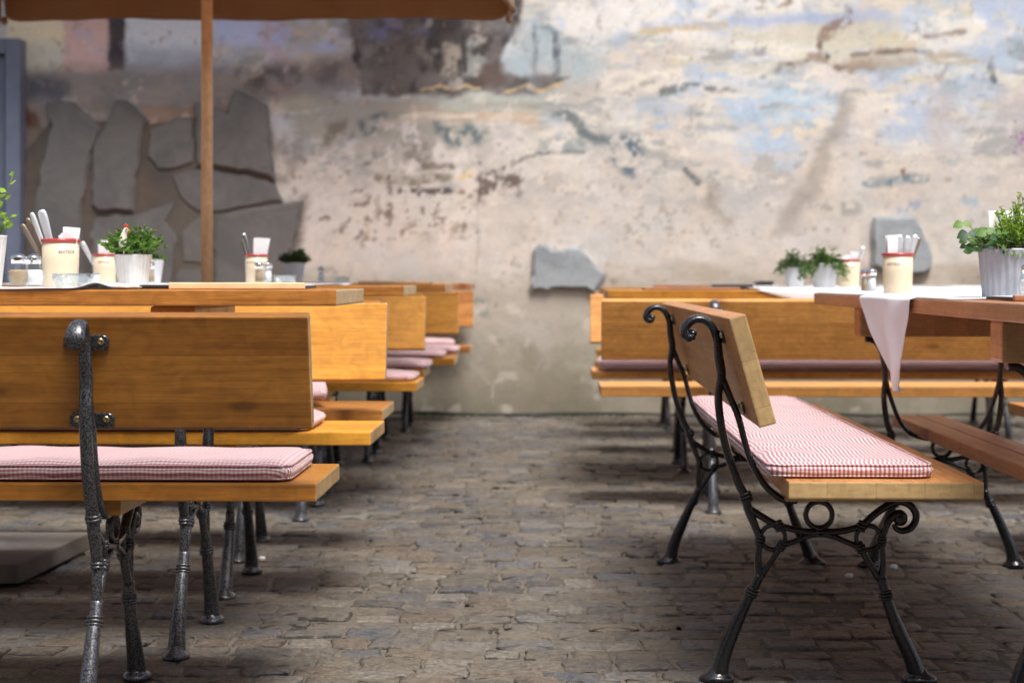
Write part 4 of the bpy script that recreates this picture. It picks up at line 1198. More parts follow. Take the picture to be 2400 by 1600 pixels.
knife(x - .008, 4.25, zt + .02, -.36, 0.0, .168, 'thin silver handle beside the dull knives in the large crock', 'steel', .006, 'fork', 'table_fork')
knife(x - .001, 4.258, zt + .02, -.27, 0.0, .170, 'broad silver spoon handle in the middle of the large crock', 'steel', .0105, 'spoon', 'table_spoon')
napkin(x + .004, 4.262, zt + .105, .010, .012, .010, 0, 0, 'crumpled bright white tissue behind the rim of the large crock', crumple=True)
napkin(x + .019, 4.255, zt + .04, .034, .102, .020, .10, .1, 'folded pale napkin on the right side of the large crock')
zt2 = T1Z + .005
x = crock(246, 6.40, zt2, 'cream crock half hidden behind the fresh green herb pot', '', -PI / 2 + .15, .043, .108)
knife(x - .012, 6.40, zt2 + .02, -.50, 0, .150, 'silver handle sticking out left of the half hidden crock')
napkin(x + .004, 6.40, zt2 + .04, .050, .115, .024, .02, .05, 'square white napkin stack in the half hidden crock')
x = crock(601, 6.35, zt2, 'slim cream crock in front of the dark square flagstone', '', -PI / 2 - .35, .040, .105)
knife(x - .008, 6.35, zt2 + .02, -.24, 0, .165, 'shiny silver handle in the slim crock', 'chrome')
knife(x - .014, 6.36, zt2 + .02, -.26, 0, .140, 'dark handle in the slim crock', 'menu_dark', .006)
napkin(x + .008, 6.35, zt2 + .05, .036, .112, .022, .10, 0, 'fanned napkin stack in the slim crock', True)
zr = RTZ + .0045
x = crock(2104, 5.25, zr, 'cream crock with red rim on the russet right table', '', -PI / 2 - .45, .0445, .116)
napkin(x - .018, 5.25, zr + .04, .026, .128, .024, 0, .1, 'upright white napkin stack in the crock on the russet table')
knife(x + .002, 5.246, zr + .02, .02, 0, .150, 'straight silver handle beside the napkins on the russet table', 'steel', .010)
knife(x + .010, 5.25, zr + .02, .14, 0, .148, 'slightly leaning silver handle in the russet table crock', 'steel', .009, 'fork', 'table_fork')
knife(x + .014, 5.256, zr + .02, .26, 0, .155, 'right leaning silver spoon handle in the russet table crock', 'steel', .009, 'spoon', 'table_spoon')
knife(x + .018, 5.262, zr + .02, .32, 0, .150, 'brown handle at the right of the russet table crock', 'dull_metal', .007)
zq = TRZ + .006
x = crock(1991, 7.38, zq, 'cream crock behind the drooping herb pot on the second right table', '', -PI / 2, .042, .118)
napkin(x - .010, 7.38, zq + .10, .020, .018, .014, 0, 0, 'crumpled white napkin in the crock behind the drooping herb', crumple=True)
napkin(x + .004, 7.37, zq + .05, .026, .100, .020, .16, 0, 'folded white napkin in the crock behind the drooping herb')
knife(x + .014, 7.38, zq + .03, .30, 0, .145, 'silver handle in the crock behind the drooping herb')

# ------------------------------------------------------------------ shakers, ashtrays
GS = 'glass salt and pepper shakers'
def shaker(px, Y, tz, fill, label, sc=1.0, fat=True):
    t = thing('salt_shaker' if fill == 'salt' else 'pepper_shaker', label, 'shaker', (X_at(px, Y), Y, tz), random.uniform(0, 1), GS)
    if fat: pr = [(.0, 0), (.0165, 0), (.0185, .002), (.0222, .014), (.0236, .026), (.0222, .038), (.0172, .050), (.0150, .0545), (.0138, .0545), (.0155, .049), (.0205, .037), (.0218, .026), (.0203, .014), (.016, .006), (0, .006)]
    else: pr = [(.0, 0), (.0155, 0), (.0165, .003), (.0155, .03), (.0138, .052), (.0130, .056), (.0120, .056), (.0125, .052), (.0140, .03), (.0148, .008), (0, .007)]
    fac = 8
    rib = lambda a, i: 1 / math.cos(((a + PI / fac) % (2 * PI / fac)) - PI / fac) * .965
    bm = bmesh.new(); lathe(bm, [(r * sc, z * sc) for r, z in pr], 48, rib)
    bm_obj('glass_body', bm, M['glass'], t)
    top = .040 if fat else .050
    if fat: cp = [(0, .0063), (.0155, .0063), (.0198, .014), (.0212, .026), (.0200, .036), (.0190, top), (0, top)]
    else: cp = [(0, .0075), (.0143, .0083), (.0136, .03), (.0124, top), (0, top)]
    bm = bmesh.new(); lathe(bm, [(r * sc * .985, z * sc) for r, z in cp], 24)
    bm_obj('contents', bm, M[fill], t, True)
    z0 = .0535 if fat else .055
    bm = bmesh.new(); lathe(bm, [(0, z0 * sc), (.0166 * sc, z0 * sc), (.0168 * sc, (z0 + .0150) * sc), (.0160 * sc, (z0 + .0165) * sc), (.009 * sc, (z0 + .0215) * sc), (0, (z0 + .0232) * sc)], 36)
    bm_obj('cap', bm, M['chrome'], t, True)
shaker(44, 3.985, T1Z + .0035, 'pepper', 'large glass pepper shaker on the nearest left table')
shaker(79, 4.055, T1Z + .0035, 'salt', 'large glass salt shaker just behind the large pepper shaker')
shaker(607, 6.24, zt2, 'pepper', 'small pepper shaker in front of the slim crock', 1.0, False)
shaker(627, 6.27, zt2, 'salt', 'small salt shaker in front of the slim crock', 1.0, False)
shaker(352, 6.30, zt2, 'pepper', 'tan filled shaker peeking out beside the white ribbed pot', 1.0, False)
shaker(754, 8.30, zt2, 'salt', 'lone salt shaker right of the small green pot on the farther table', 1.0, False)
shaker(2042, 5.05, zr, 'salt', 'salt shaker left of the crock on the russet table', .92, False)
shaker(2029, 5.22, zr, 'pepper', 'dark pepper shaker behind the salt on the russet table', .92, False)
shaker(2412, 3.98, zr, 'salt', 'glass shaker cut off by the right edge beside the zinc planter', 1.0)

def ashtray(px, Y, tz, label, r=.055, h=.032, mat='thick_glass'):
    bm = bmesh.new(); n = 64
    def sq(a): return (abs(math.cos(a)) ** 5 + abs(math.sin(a)) ** 5) ** (-1 / 5)
    prof = [(0, 0), (.80, 0), (.86, .06), (.98, .9), (.98, .97), (.94, 1.0), (.84, 1.0), (.78, .93), (.62, .30), (.55, .22), (0, .22)]
    rings = []
    for i, (q, z) in enumerate(prof):
        if q == 0: rings.append([bm.verts.new((0, 0, z * h))]); continue
        rg = []
        for k in range(n):
            a = 2 * PI * k / n
            d = abs(((a - PI / 4) + PI / 4) % (PI / 2) - PI / 4)
            dip = .34 * math.exp(-(d / .16) ** 2) if 3 <= i <= 7 else 0
            rr = q * r * (sq(a) * .9 if i < 9 else .9 * (.5 + .5 * sq(a)))
            rg.append(bm.verts.new((rr * math.cos(a), rr * math.sin(a), (z - dip * (z > .5)) * h)))
        rings.append(rg)
    for A, B in zip(rings, rings[1:]):
        for k in range(n):
            k2 = (k + 1) % n
            if len(A) == 1: bm.faces.new((A[0], B[k2], B[k]))
            elif len(B) == 1: bm.faces.new((A[k], A[k2], B[0]))
            else: bm.faces.new((A[k], A[k2], B[k2], B[k]))
    o = bm_obj('ashtray', bm, M[mat], None, False, (X_at(px, Y), Y, tz), (0, 0, .06))
    return tag(o, label, 'ashtray', 'ashtrays on the tables')
ashtray(179, 3.985, T1Z + .0035, 'square clear glass ashtray on the nearest left table')
ashtray(668, 6.30, zt2, 'glass ashtray between the slim crock and the small green pot', .045)
ashtray(800, 8.34, zt2, 'glass ashtray on the farther left table, right of the lone salt shaker', .045, .03)
ashtray(1790, 9.3, TRZ + .006, 'black ashtray on the farthest right table', .055, .028, 'black_plastic')

# ------------------------------------------------------------------ menus
GM = 'menu folders on the tables'
def menu(x0, x1, y, tz, label, spine='menu_wood', depth=.20, rz=0.0, th=.0145, cover='menu_dark'):
    L = x1 - x0
    t = thing('menu_folder', label, 'menu', ((x0 + x1) / 2, y, tz), rz, GM)
    bm = bmesh.new(); add_box(bm, (-L / 2 + .002, .006, .001), (L / 2 - .002, depth, .007), .0015)
    bm_obj('cover', bm, M[cover], t)
    bm = bmesh.new(); add_box(bm, (-L / 2 + .006, .008, .0074), (L / 2 - .006, depth - .006, .0088))
    bm_obj('paper_sheet', bm, M['paper'], t)
    bm = bmesh.new(); add_box(bm, (-L / 2, -.006, 0), (L / 2, .0075, th), .0035, 3)
    bm_obj('wooden_spine', bm, M[spine], t)
    return t
menu(X_at(396, 3.93), X_at(715, 3.93), 3.93, T1Z + .0005, 'pale wooden edged menu lying at the end of the nearest left table')
menu(X_at(312, 4.0), X_at(470, 4.0), 4.06, T1Z + .0012, 'black menu tucked beside the pale edged one on the nearest left table', 'menu_dark', .2, 0, .0085)
menu(X_at(838, 8.2), X_at(1007, 8.2), 8.2, T1Z + .0005, 'pale edged menu on the left table behind the parasol pole', 'menu_wood', .2, 0, .014)
menu(X_at(1510, 7.08), X_at(1735, 7.08), 7.08, TRZ + .0005, 'dark menu with reddish edge on the near rim of the second right table', 'menu_red', .2, .02, .010)
menu(X_at(1570, 7.2), X_at(1762, 7.2), 7.30, TRZ + .0005, 'second dark menu behind the reddish edged one', 'menu_dark', .2, -.03, .012)
menu(X_at(1535, 9.2), X_at(1660, 9.2), 9.2, TRZ + .0005, 'dark menu on the farthest right table, left of another', 'menu_red', .2, .0, .014)
menu(X_at(1668, 9.2), X_at(1765, 9.2), 9.2, TRZ + .0005, 'menu next to the black ashtray on the farthest right table', 'menu_dark', .2, .0, .016)
menu(X_at(2373, 3.7), X_at(2373, 3.7) + .26, 3.70, RTZ + .0005, 'brown wooden menu at the right edge on the russet table', 'menu_red', .2, .05, .0125)

# ------------------------------------------------------------------ potted herbs
GP = 'herb pots on the tables'
def leaf_cloud(name, mat, parent, items, smooth=False):
    """items: (pos, dir, len, width, tint)"""
    V, Fc, T = [], [], []
    for p, d, L, w, t in items:
        d = d.normalized()
        s = d.cross(Vector((random.gauss(0, 1), random.gauss(0, 1), random.gauss(0, 1)))).normalized()
        nrm = s.cross(d)
        b = len(V)
        V += [p, p + d * L * .45 + s * w * .5 + nrm * L * .06, p + d * L * .5 - nrm * L * .05, p + d * L * .45 - s * w * .5 + nrm * L * .06, p + d * L]
        T += [t] * 5
        Fc += [(b, b + 1, b + 2), (b + 1, b + 4, b + 2), (b, b + 2, b + 3), (b + 2, b + 4, b + 3)]
    o = mesh_obj(name, V, Fc, mat, parent)
    a = o.data.attributes.new('tint', 'FLOAT', 'POINT'); a.data.foreach_set('value', np.array(T, np.float32))
    return o
def herb_stems(n, r0, spread, h, seed, droop=0.0, leaves=10, ll=.012, lw=.007, base=.0):
    rs = random.Random(seed); st = []; lv = []
    for i in range(n):
        a = rs.uniform(0, 2 * PI); q = math.sqrt(rs.random())
        p0 = Vector((r0 * q * math.cos(a), r0 * q * math.sin(a), base))
        out = Vector((math.cos(a), math.sin(a), 0)) * spread * q * rs.uniform(.6, 1.2)
        hh = h * rs.uniform(.6, 1.1) * (1 - .45 * q * q)
        pts = []
        for k in range(5):
            t = k / 4
            pts.append(p0 + out * (t ** 1.3) + Vector((rs.gauss(0, .002), rs.gauss(0, .002), hh * t - droop * h * q * t * t * 1.4)))
        st.append(pts)
        for k in range(leaves):
            t = rs.uniform(.25, 1.0); j = min(3, int(t * 4)); f = t * 4 - j
            p = pts[j].lerp(pts[j + 1], f)
            ax = (pts[j + 1] - pts[j]).normalized()
            b = rs.uniform(0, 2 * PI)
            side = Vector((math.cos(b), math.sin(b), rs.uniform(-.1, .6)))
            d = (side + ax * .5)
            lv.append((p, d, ll * rs.uniform(.6, 1.25), lw * rs.uniform(.7, 1.2), min(1, max(0, rs.gauss(.25 + .5 * t, .22)))))
    return st, lv
def stems_mesh(parent, st, r=.0008):
    bm = bmesh.new()
    for pts in st: tube3(bm, pts, [r] * len(pts), 4, 2)
    return bm_obj('stems', bm, M['stem'], parent, True)
def pot(parent, r, h, mat, ribs=24, depth=.035, taper=.76, name='pot'):
    prof = [(0, 0), (r * taper, 0), (r * (taper + .01), .002)] + [(r * (taper + (1 - taper) * t), h * t) for t in (.15, .3, .5, .7, .85, .94)] + [(r, h * .965), (r * 1.015, h), (r * .95, h), (r * .93, h * .9), (r * (taper - .04), .006), (0, .006)]
    n = ribs * 6
    def rib(a, i):
        if 2 <= i <= 8: return 1 + depth * (.5 + .5 * math.cos(ribs * a)) - depth * .5
        return 1
    bm = bmesh.new(); lathe(bm, prof, n, rib)
    bm_obj(name, bm, M[mat], parent, True)
    bm = bmesh.new(); lathe(bm, [(0, h * .90), (r * .5, h * .905), (r * .92, h * .89)], 24)
    bm_obj('soil', bm, M['soil'], parent, True)
def potted(px, Y, tz, r, h, potmat, leafmat, label, fh, spread, n, seed, droop=0.0, ll=.012, lw=.007, leaves=10, ribs=24):
    t = thing('potted_herb', label, 'potted plant', (X_at(px, Y), Y, tz), 0, GP)
    pot(t, r, h, potmat, ribs)
    st, lv = herb_stems(n, r * .8, spread, fh, seed, droop, leaves, ll, lw, h * .9)
    stems_mesh(t, st)
    leaf_cloud('foliage', M[leafmat], t, lv)
    return t
potted(312, 4.35, T1Z + .004, .0455, .0785, 'white_pot', 'thyme', 'fresh green herb in a white ribbed pot with a toy rooster, nearest left table', .085, .045, 85, 11, .1, .014, .0085, 13)
potted(352, 6.48, zt2, .048, .088, 'pale_zinc', 'cress', 'grey pot half hidden behind the white ribbed pot', .05, .03, 40, 12, .2)
potted(690, 8.42, zt2, .050, .094, 'pale_zinc', 'dark_leaf', 'small dark green herb in a pale pot on the farther left table', .082, .040, 90, 13, .1, .018, .008, 11)
potted(1932, 7.17, zq, .054, .100, 'pale_zinc', 'cress', 'drooping herb in a zinc pot on the second right table', .105, .075, 110, 14, .75, .016, .007, 14)
potted(1862, 9.36, TRZ + .006, .056, .098, 'pale_zinc', 'dark_leaf', 'bushy herb in a zinc pot on the farthest right table', .115, .08, 100, 15, .5, .018, .009, 13)
t = potted(-38, 4.22, T1Z + .004, .053, .122, 'white_pot', 'lime_leaf', 'white pot at the left edge with a bright leafy sprig', .10, .02, 8, 16, 0, .022, .014, 8)
# the tall bright sprig of that pot
rs = random.Random(5); lv = []; st = []
for bx, tx, hz in ((.02, .072, .262), (.0, .047, .225), (.0, .030, .285)):
    pts = [Vector((bx, -.005, .11)), Vector((bx + .01, -.006, .15)), Vector((bx + (tx - bx) * .5, -.008, .11 + (hz - .11) * .55)), Vector((tx, -.01, hz))]
    st.append(pts)
    for k in range(7):
        f = .45 + .55 * k / 6; j = min(2, int(f * 3)); p = pts[j].lerp(pts[min(3, j + 1)], f * 3 - j)
        a = k * 2.4
        lv.append((p, Vector((math.cos(a), math.sin(a) * .6, .45)), .026 * (1.1 - .3 * f), .016, rs.random()))
stems_mesh(t, st, .0012); leaf_cloud('sprig_leaves', M['lime_leaf'], t, lv)
# zinc planter on the russet table: thyme plus trailing leaves
t = thing('potted_herb', 'zinc ribbed planter of thyme and ivy with a white card on the russet table', 'potted plant', (X_at(2366, 4.10), 4.10, RTZ + .004), 0, GP)
pot(t, .0685, .110, 'zinc', 24, .045, .86)
st, lv = herb_stems(120, .045, .028, .130, 21, 0.0, 16, .0105, .0062, .10)
st = [[p + Vector((.028, 0, 0)) for p in s] for s in st]; lv = [(p + Vector((.028, 0, 0)), d, a, b, c) for p, d, a, b, c in lv]
stems_mesh(t, st); leaf_cloud('thyme_foliage', M['lime_leaf'], t, lv)
def broad_leaf(V, Fc, T, p, d, up, L, w, tint):
    d = d.normalized(); s = d.cross(up).normalized(); n = s.cross(d)
    prof = [(0, .0), (.12, .55), (.32, 1.0), (.55, .92), (.78, .55), (1, 0)]
    b = len(V)
    for t_, q in prof:
        c = p + d * L * t_ - n * L * .25 * t_ * t_
        V += [c - s * w * .5 * q + n * w * .12 * q, c - n * 0, c + s * w * .5 * q + n * w * .12 * q]; T += [tint] * 3
    for i in range(len(prof) - 1):
        a = b + 3 * i
        Fc += [(a, a + 1, a + 4, a + 3), (a + 1, a + 2, a + 5, a + 4)]
rs = random.Random(8); V, Fc, T = [], [], []; st = []
for i in range(46):
    a = rs.uniform(PI * .62, PI * 1.45); rr = rs.uniform(.02, .062)
    p0 = Vector((rr * math.cos(a), rr * math.sin(a), .105)); h = rs.uniform(.0, .045)
    p = p0 + Vector((math.cos(a) * rs.uniform(.0, .03), math.sin(a) * .02, h))
    st.append([p0, p0.lerp(p, .5) + Vector((0, 0, .004)), p])
    broad_leaf(V, Fc, T, p, Vector((math.cos(a) + rs.gauss(0, .4), math.sin(a) - .3 + rs.gauss(0, .4), rs.uniform(-.2, .5))), Vector((rs.gauss(0, .3), -.9, .6)), rs.uniform(.020, .032), rs.uniform(.017, .027), rs.random())
for p, L, tn in ((Vector((-.108, -.01, .168)), .024, .95), (Vector((-.098, -.02, .145)), .028, .05), (Vector((-.094, .01, .132)), .02, .5), (Vector((-.10, -.01, .118)), .016, .15), (Vector((-.06, -.03, .150)), .026, .8)):
    st.append([Vector((-.05, -.01, .105)), p.lerp(Vector((-.05, -.01, .11)), .4) + Vector((0, 0, .01)), p])
    broad_leaf(V, Fc, T, p, Vector((-.8, -.2, -.25)), Vector((.1, -.9, .5)), L, L * .95, tn)
    broad_leaf(V, Fc, T, p, Vector((.8, -.2, -.1)), Vector((.1, -.8, .6)), L * .9, L * .85, tn)
for k in range(10):      # a few stems trailing over the rim
    x = -.03 + k * .009
    p = Vector((x, -.066 - .003 * rs.random(), .108 - .012 * rs.random()))
    broad_leaf(V, Fc, T, p, Vector((rs.gauss(0, .5), -.5, -.6)), Vector((0, -1, .3)), .011, .007, rs.random())
stems_mesh(t, st, .0009)
o = mesh_obj('ivy_foliage', V, Fc, M['ivy'], t, True)
a = o.data.attributes.new('tint', 'FLOAT', 'POINT'); a.data.foreach_set('value', np.array(T, np.float32))
# white card stuck behind the thyme
bm = bmesh.new(); add_box(bm, (0, -.0006, .03), (.13, .0006, .110), 0)
add_box(bm, (.055, -.0012, -.02), (.060, .0008, .035), 0)
o = bm_obj('card', bm, M['paper'], None, False, (X_at(2321, 4.135), 4.135, RTZ + .094), (math.radians(-8), 0, .05))
tag(o, 'blank white card standing in the zinc planter behind the thyme', 'card')
# toy rooster among the herb leaves
rx = X_at(300, 4.33)
t = thing('rooster_figurine', 'tiny white toy rooster with a red comb poking out of the herb pot', 'figurine', (rx, 4.300, T1Z + .100), 0)
t.scale = (1.15, 1.15, 1.15)
bm = bmesh.new()
tube3(bm, [(-.004, 0, 0), (-.0045, 0, .012), (-.002, 0, .024), (.001, 0, .034), (.002, 0, .0405)], [.0085, .0088, .0070, .0055, .0028], 12, 4)
bm_obj('body', bm, M['rooster_white'], t, True)
bm = bmesh.new()
for q, (cx, cz_, r) in enumerate(((-.0015, .0425, .0032), (.0018, .0445, .0036), (.0050, .0425, .0032))): ball(bm, (cx, 0, cz_), (r, .0016, r))
bm_obj('comb', bm, M['rooster_red'], t, True)
bm = bmesh.new(); ball(bm, (.0062, -.001, .0285), (.0026, .002, .0042)); bm_obj('wattle', bm, M['rooster_red'], t, True)
bm = bmesh.new(); tube3(bm, [(.004, 0, .036), (.0075, 0, .035), (.0105, 0, .0335)], [.0022, .0015, .0003], 8, 2); bm_obj('beak', bm, M['rooster_yellow'], t, True)
bm = bmesh.new(); tube3(bm, [(-.002, .02, -.03), (-.004, .008, -.015), (-.004, 0, .002)], [.0012] * 3, 6, 2); bm_obj('stick', bm, M['menu_wood'], t, True)

# climbing flowers at the right, in front of the wall
t = thing('flowering_climber', 'purple flowering climber growing up the wall at the right edge', 'plant', (2.98, 10.72, 0))
bm = bmesh.new(); rs = random.Random(31); tips = []
for i in range(9):
    x = rs.uniform(-.1, .5); pts = [Vector((.2, .1, 0)), Vector((.2 + (x - .2) * .4, .08, .6)), Vector((x * .9, .05 + rs.uniform(-.1, .05), 1.1)), Vector((x + rs.gauss(0, .08), rs.uniform(-.15, .05), rs.uniform(1.4, 2.0)))]
    tube3(bm, pts, [.012, .008, .005, .002], 6, 4); tips.append(pts)
bm_obj('stems', bm, M['stem'], t, True)
lv, fl_ = [], []
for pts in tips:
    for k in range(90):
        f = rs.uniform(.4, 1.0); j = min(2, int(f * 3)); p = pts[j].lerp(pts[j + 1], f * 3 - j) + Vector((rs.gauss(0, .06), rs.gauss(0, .05), rs.gauss(0, .06)))
        lv.append((p, Vector((rs.gauss(0, 1), rs.gauss(0, 1), rs.gauss(0, .6))), rs.uniform(.03, .05), rs.uniform(.018, .028), rs.random()))
for c_ in [(-.10, -.05, 1.58), (-.20, -.05, 1.66), (-.15, -.1, 1.60), (-.02, -.08, 1.66), (0.02, -.05, 1.75), (.03, 0, 1.40), (.02, -.05, 1.28), (.04, -.05, 1.22), (.25, 0, 1.5), (.35, 0, 1.3), (.3, 0, 1.75)]:
    for k in range(60):
        p = Vector(c_) + Vector((rs.gauss(0, .035), rs.gauss(0, .03), rs.gauss(0, .04)))
        fl_.append((p, Vector((rs.gauss(0, 1), rs.gauss(0, 1), rs.gauss(0, 1))), .022, .014, rs.random()))
lv = [q for q in lv if q[0].x > .02]
leaf_cloud('foliage', M['dark_leaf'], t, lv); leaf_cloud('blossoms', M['mauve'], t, fl_)

# ------------------------------------------------------------------ parasol
PYc, HWp = 7.55, 1.26
PXc = X_at(485, PYc)
zb = Z_at(46, PYc + HWp)
t = thing('parasol', 'large square brown canvas parasol on a round wooden pole', 'parasol', (PXc, PYc, 0))
bm = bmesh.new()
lathe(bm, [(0, .05), (.0238, .05), (.0238, 1.55), (.0238, 2.85), (0, 2.85)], 28)
for v in bm.verts: v.co = Vector((v.co.z, v.co.x, v.co.y))      # grain of the wood runs along local x
bm_obj('pole', bm, M['pole_wood'], t, True, (0, 0, 0), (0, -PI / 2, 0))
ze = zb + .165; zp = ze + .62
bm = bmesh.new(); n = 24
def cpt(u, v):
    d = max(abs(u), abs(v)); 
    sag = -.05 * math.sin(PI * d) * (1 - (min(abs(u), abs(v)) / max(d, 1e-6)) ** 2) if d > 0 else 0
    return (u * HWp, v * HWp, zp + (ze - zp) * d ** .92 + sag)
g = [[bm.verts.new(cpt(2 * i / n - 1, 2 * j / n - 1)) for i in range(n + 1)] for j in range(n + 1)]
for j in range(n):
    for i in range(n): bm.faces.new((g[j][i], g[j][i + 1], g[j + 1][i + 1], g[j + 1][i]))
o = bm_obj('canopy', bm, M['brown_canvas'], t, True)
md = o.modifiers.new('thickness', 'SOLIDIFY'); md.thickness = .002
can = o
for k in range(4):
    bm = bmesh.new(); m = 60
    rows = []
    for q in range(7):
        f = q / 6
        row = []
        for i in range(m + 1):
            s = (i / m * 2 - 1) * (HWp + .002)
            sag = .012 * math.sin(i / m * PI * 3 + k) * f - .010 * math.cos(i / m * 2 * PI) * f
            ed = max(0, abs(i / m * 2 - 1) - .93) / .07
            inw = .018 * math.sin(i * .55 + k * 2) * f + .010 * math.sin(i * 1.3) * f
            row.append(bm.verts.new((s * (1 - .012 * ed * f), HWp + .003 - inw, ze - .165 * f + sag + .035 * ed * ed * f)))
        rows.append(row)
    for A, B in zip(rows, rows[1:]):
        for i in range(m): bm.faces.new((A[i], A[i + 1], B[i + 1], B[i]))
    for v in bm.verts: v.co = Matrix.Rotation(k * PI / 2, 3, 'Z') @ v.co
    o = bm_obj('valance', bm, M['brown_canvas'], can, True)
    md = o.modifiers.new('thickness', 'SOLIDIFY'); md.thickness = .002
for k in range(8):
    a = k * PI / 4; R = HWp * (1.414 if k % 2 else 1.0)
    bm = bmesh.new()
    tube3(bm, [(0, 0, zp - .06), (R * .5 * math.cos(a), R * .5 * math.sin(a), (zp + ze) / 2 - .06), (R * .985 * math.cos(a), R * .985 * math.sin(a), ze - .015)], [.011, .011, .009], 8, 3)
    bm_obj('rib', bm, M['pole_wood'], t, True)
    if k % 2:
        bm = bmesh.new(); ball(bm, (R * .99 * math.cos(a), R * .99 * math.sin(a), ze - .165), (.018, .018, .022)); bm_obj('corner_cap', bm, M['brown_canvas'], t, True)
bm = bmesh.new(); lathe(bm, [(0, 0), (.22, 0), (.22, .035), (.06, .055), (.034, .06), (.034, .22), (.0245, .22), (.0245, .06), (0, .06)], 32)
bm_obj('base', bm, M['concrete'], t, True)

GPar = 'square brown canvas parasols'
t['group'] = GPar
for x, y, lb in ((-1.75, .05, 'square brown canvas parasol added unseen left of the camera for its shade'), (1.95, -.1, 'square brown canvas parasol added unseen right of the camera for its shade')):
    c_ = copy_tree(t); c_.location = (x, y, 0); c_['label'] = lb  # copies added out of view to shade the near benches
# unseen house added behind the camera to cut the low sky light
t2 = thing('added_house', 'plain plastered house added out of view behind the camera to block low sky light', 'added_house', (0, -5.0, 0))
bm = bmesh.new(); add_box(bm, (-14, -.5, -.02), (14, 0, 5.2)); bm_obj('facade', bm, make_simple('house_plaster', (.34, .31, .27), .9, 0, .12, 3, .2), t2)
for r_ in range(1):
    for k in range(7):
        x = -11 + k * 3.6; z = 1.0 + r_ * 3.2
        bm = bmesh.new(); add_box(bm, (x, .001, z), (x + 1.1, .06, z + .09)); add_box(bm, (x, .001, z + 1.56), (x + 1.1, .06, z + 1.65)); add_box(bm, (x, .001, z + .0905), (x + .09, .06, z + 1.5595)); add_box(bm, (x + 1.01, .001, z + .0905), (x + 1.1, .06, z + 1.5595)); add_box(bm, (x + .52, .001, z + .0905), (x + .58, .05, z + 1.5595))
        wf = bm_obj('window', bm, M['paper'], t2)
        bm = bmesh.new(); add_box(bm, (x + .0905, .002, z + .0905), (x + 1.0095, .02, z + 1.5595)); bm_obj('pane', bm, M['door_dark'], wf)
# awning added out of frame, only to shade the left part of the wall
t = thing('added_awning', 'brown canvas awning added out of view above the flagstones to shade the wall', 'awning', (0, WY, 0))
ax0, ax1, az0, az1, apr = -5.4, -.45, 3.26, 3.10, .75
bm = bmesh.new(); n = 30
for j in range(2):
    pass
g = []
for j in range(5):
    f = j / 4
    g.append([bm.verts.new((ax0 + (ax1 - ax0) * i / n, -.02 - apr * f, az0 + (az1 - az0) * f - .02 * math.sin(PI * f))) for i in range(n + 1)])
g.append([bm.verts.new((ax0 + (ax1 - ax0) * i / n, -.02 - apr, az1 - .08)) for i in range(n + 1)])
for A, B in zip(g, g[1:]):
    for i in range(n): bm.faces.new((A[i], A[i + 1], B[i + 1], B[i]))
o = bm_obj('awning_canvas', bm, M['brown_canvas'], t, True)
md = o.modifiers.new('thickness', 'SOLIDIFY'); md.thickness = .002
for x in (ax0 + .3, ax1 - .3):
    bm = bmesh.new(); tube3(bm, [(x, .0, az0 - .25), (x, -apr * .5, az0 - .27), (x, -apr + .05, az1 - .02)], [.02, .02, .018], 8, 3)
    bm_obj('arm', bm, M['door_metal'], t, True)
bm = bmesh.new(); tube3(bm, [(ax0, -.03 - apr, az1), (ax0 * .5 + ax1 * .5, -.03 - apr, az1), (ax1, -.03 - apr, az1)], [.025] * 3, 10, 2); bm_obj('front_bar', bm, M['door_metal'], t, True)

# ------------------------------------------------------------------ door, cable, slab
t = thing('metal_door', 'slate blue metal door in its frame at the left edge of the wall', 'door', (0, WY, 0))
dx1 = X_at(50, WY - .1); dz1 = Z_at(88, WY - .1)
bm = bmesh.new(); add_box(bm, (dx1 - .092, -.13, -.01), (dx1, .02, dz1), .006)
add_box(bm, (dx1 - 1.25, -.13, dz1 - .092), (dx1 - .0925, .02, dz1), .006)
add_box(bm, (dx1 - 1.34, -.13, -.01), (dx1 - 1.2505, .02, dz1), .006)
bm_obj('door_frame', bm, M['door_metal'], t)
bm = bmesh.new(); add_box(bm, (dx1 - 1.25, -.075, .01), (dx1 - .110, -.03, dz1 - .10), .004)
add_box(bm, (dx1 - 1.10, -.083, .25), (dx1 - .21, -.0735, dz1 - .30), .004)
lf = bm_obj('door_leaf', bm, M['door_metal'], t)
bm = bmesh.new(); tube3(bm, [(dx1 - 1.15, -.08, 1.0), (dx1 - 1.15, -.13, 1.0), (dx1 - 1.10, -.135, 1.0), (dx1 - 1.02, -.135, 1.0)], [.009] * 4, 8, 3)
bm_obj('handle', bm, M['steel'], lf, True)

bm = bmesh.new(); pts = []; rs = random.Random(2)
for i in range(61):
    x = -2.6 + i * .09
    pts.append((x, WY - .10 - .012 * math.sin(x * 4) + rs.uniform(-.006, .006), .013 + .006 * (1 + math.sin(x * 5.3)) + rs.uniform(0, .004)))
tube3(bm, pts, [.0085] * len(pts), 8, 2)
tag(bm_obj('cable', bm, M['cable'], None, True), 'black cable lying along the foot of the mural wall', 'cable')

bm = bmesh.new(); add_box(bm, (-.70, 0, .012), (0, .62, .066), .006, 2)
o = bm_obj('concrete_slab', bm, M['concrete'], None, False, (-1.452, 4.84, 0), (0, math.radians(-.6), math.radians(-3)))
tag(o, 'thick grey concrete slab lying on the cobbles under the left tables', 'slab')

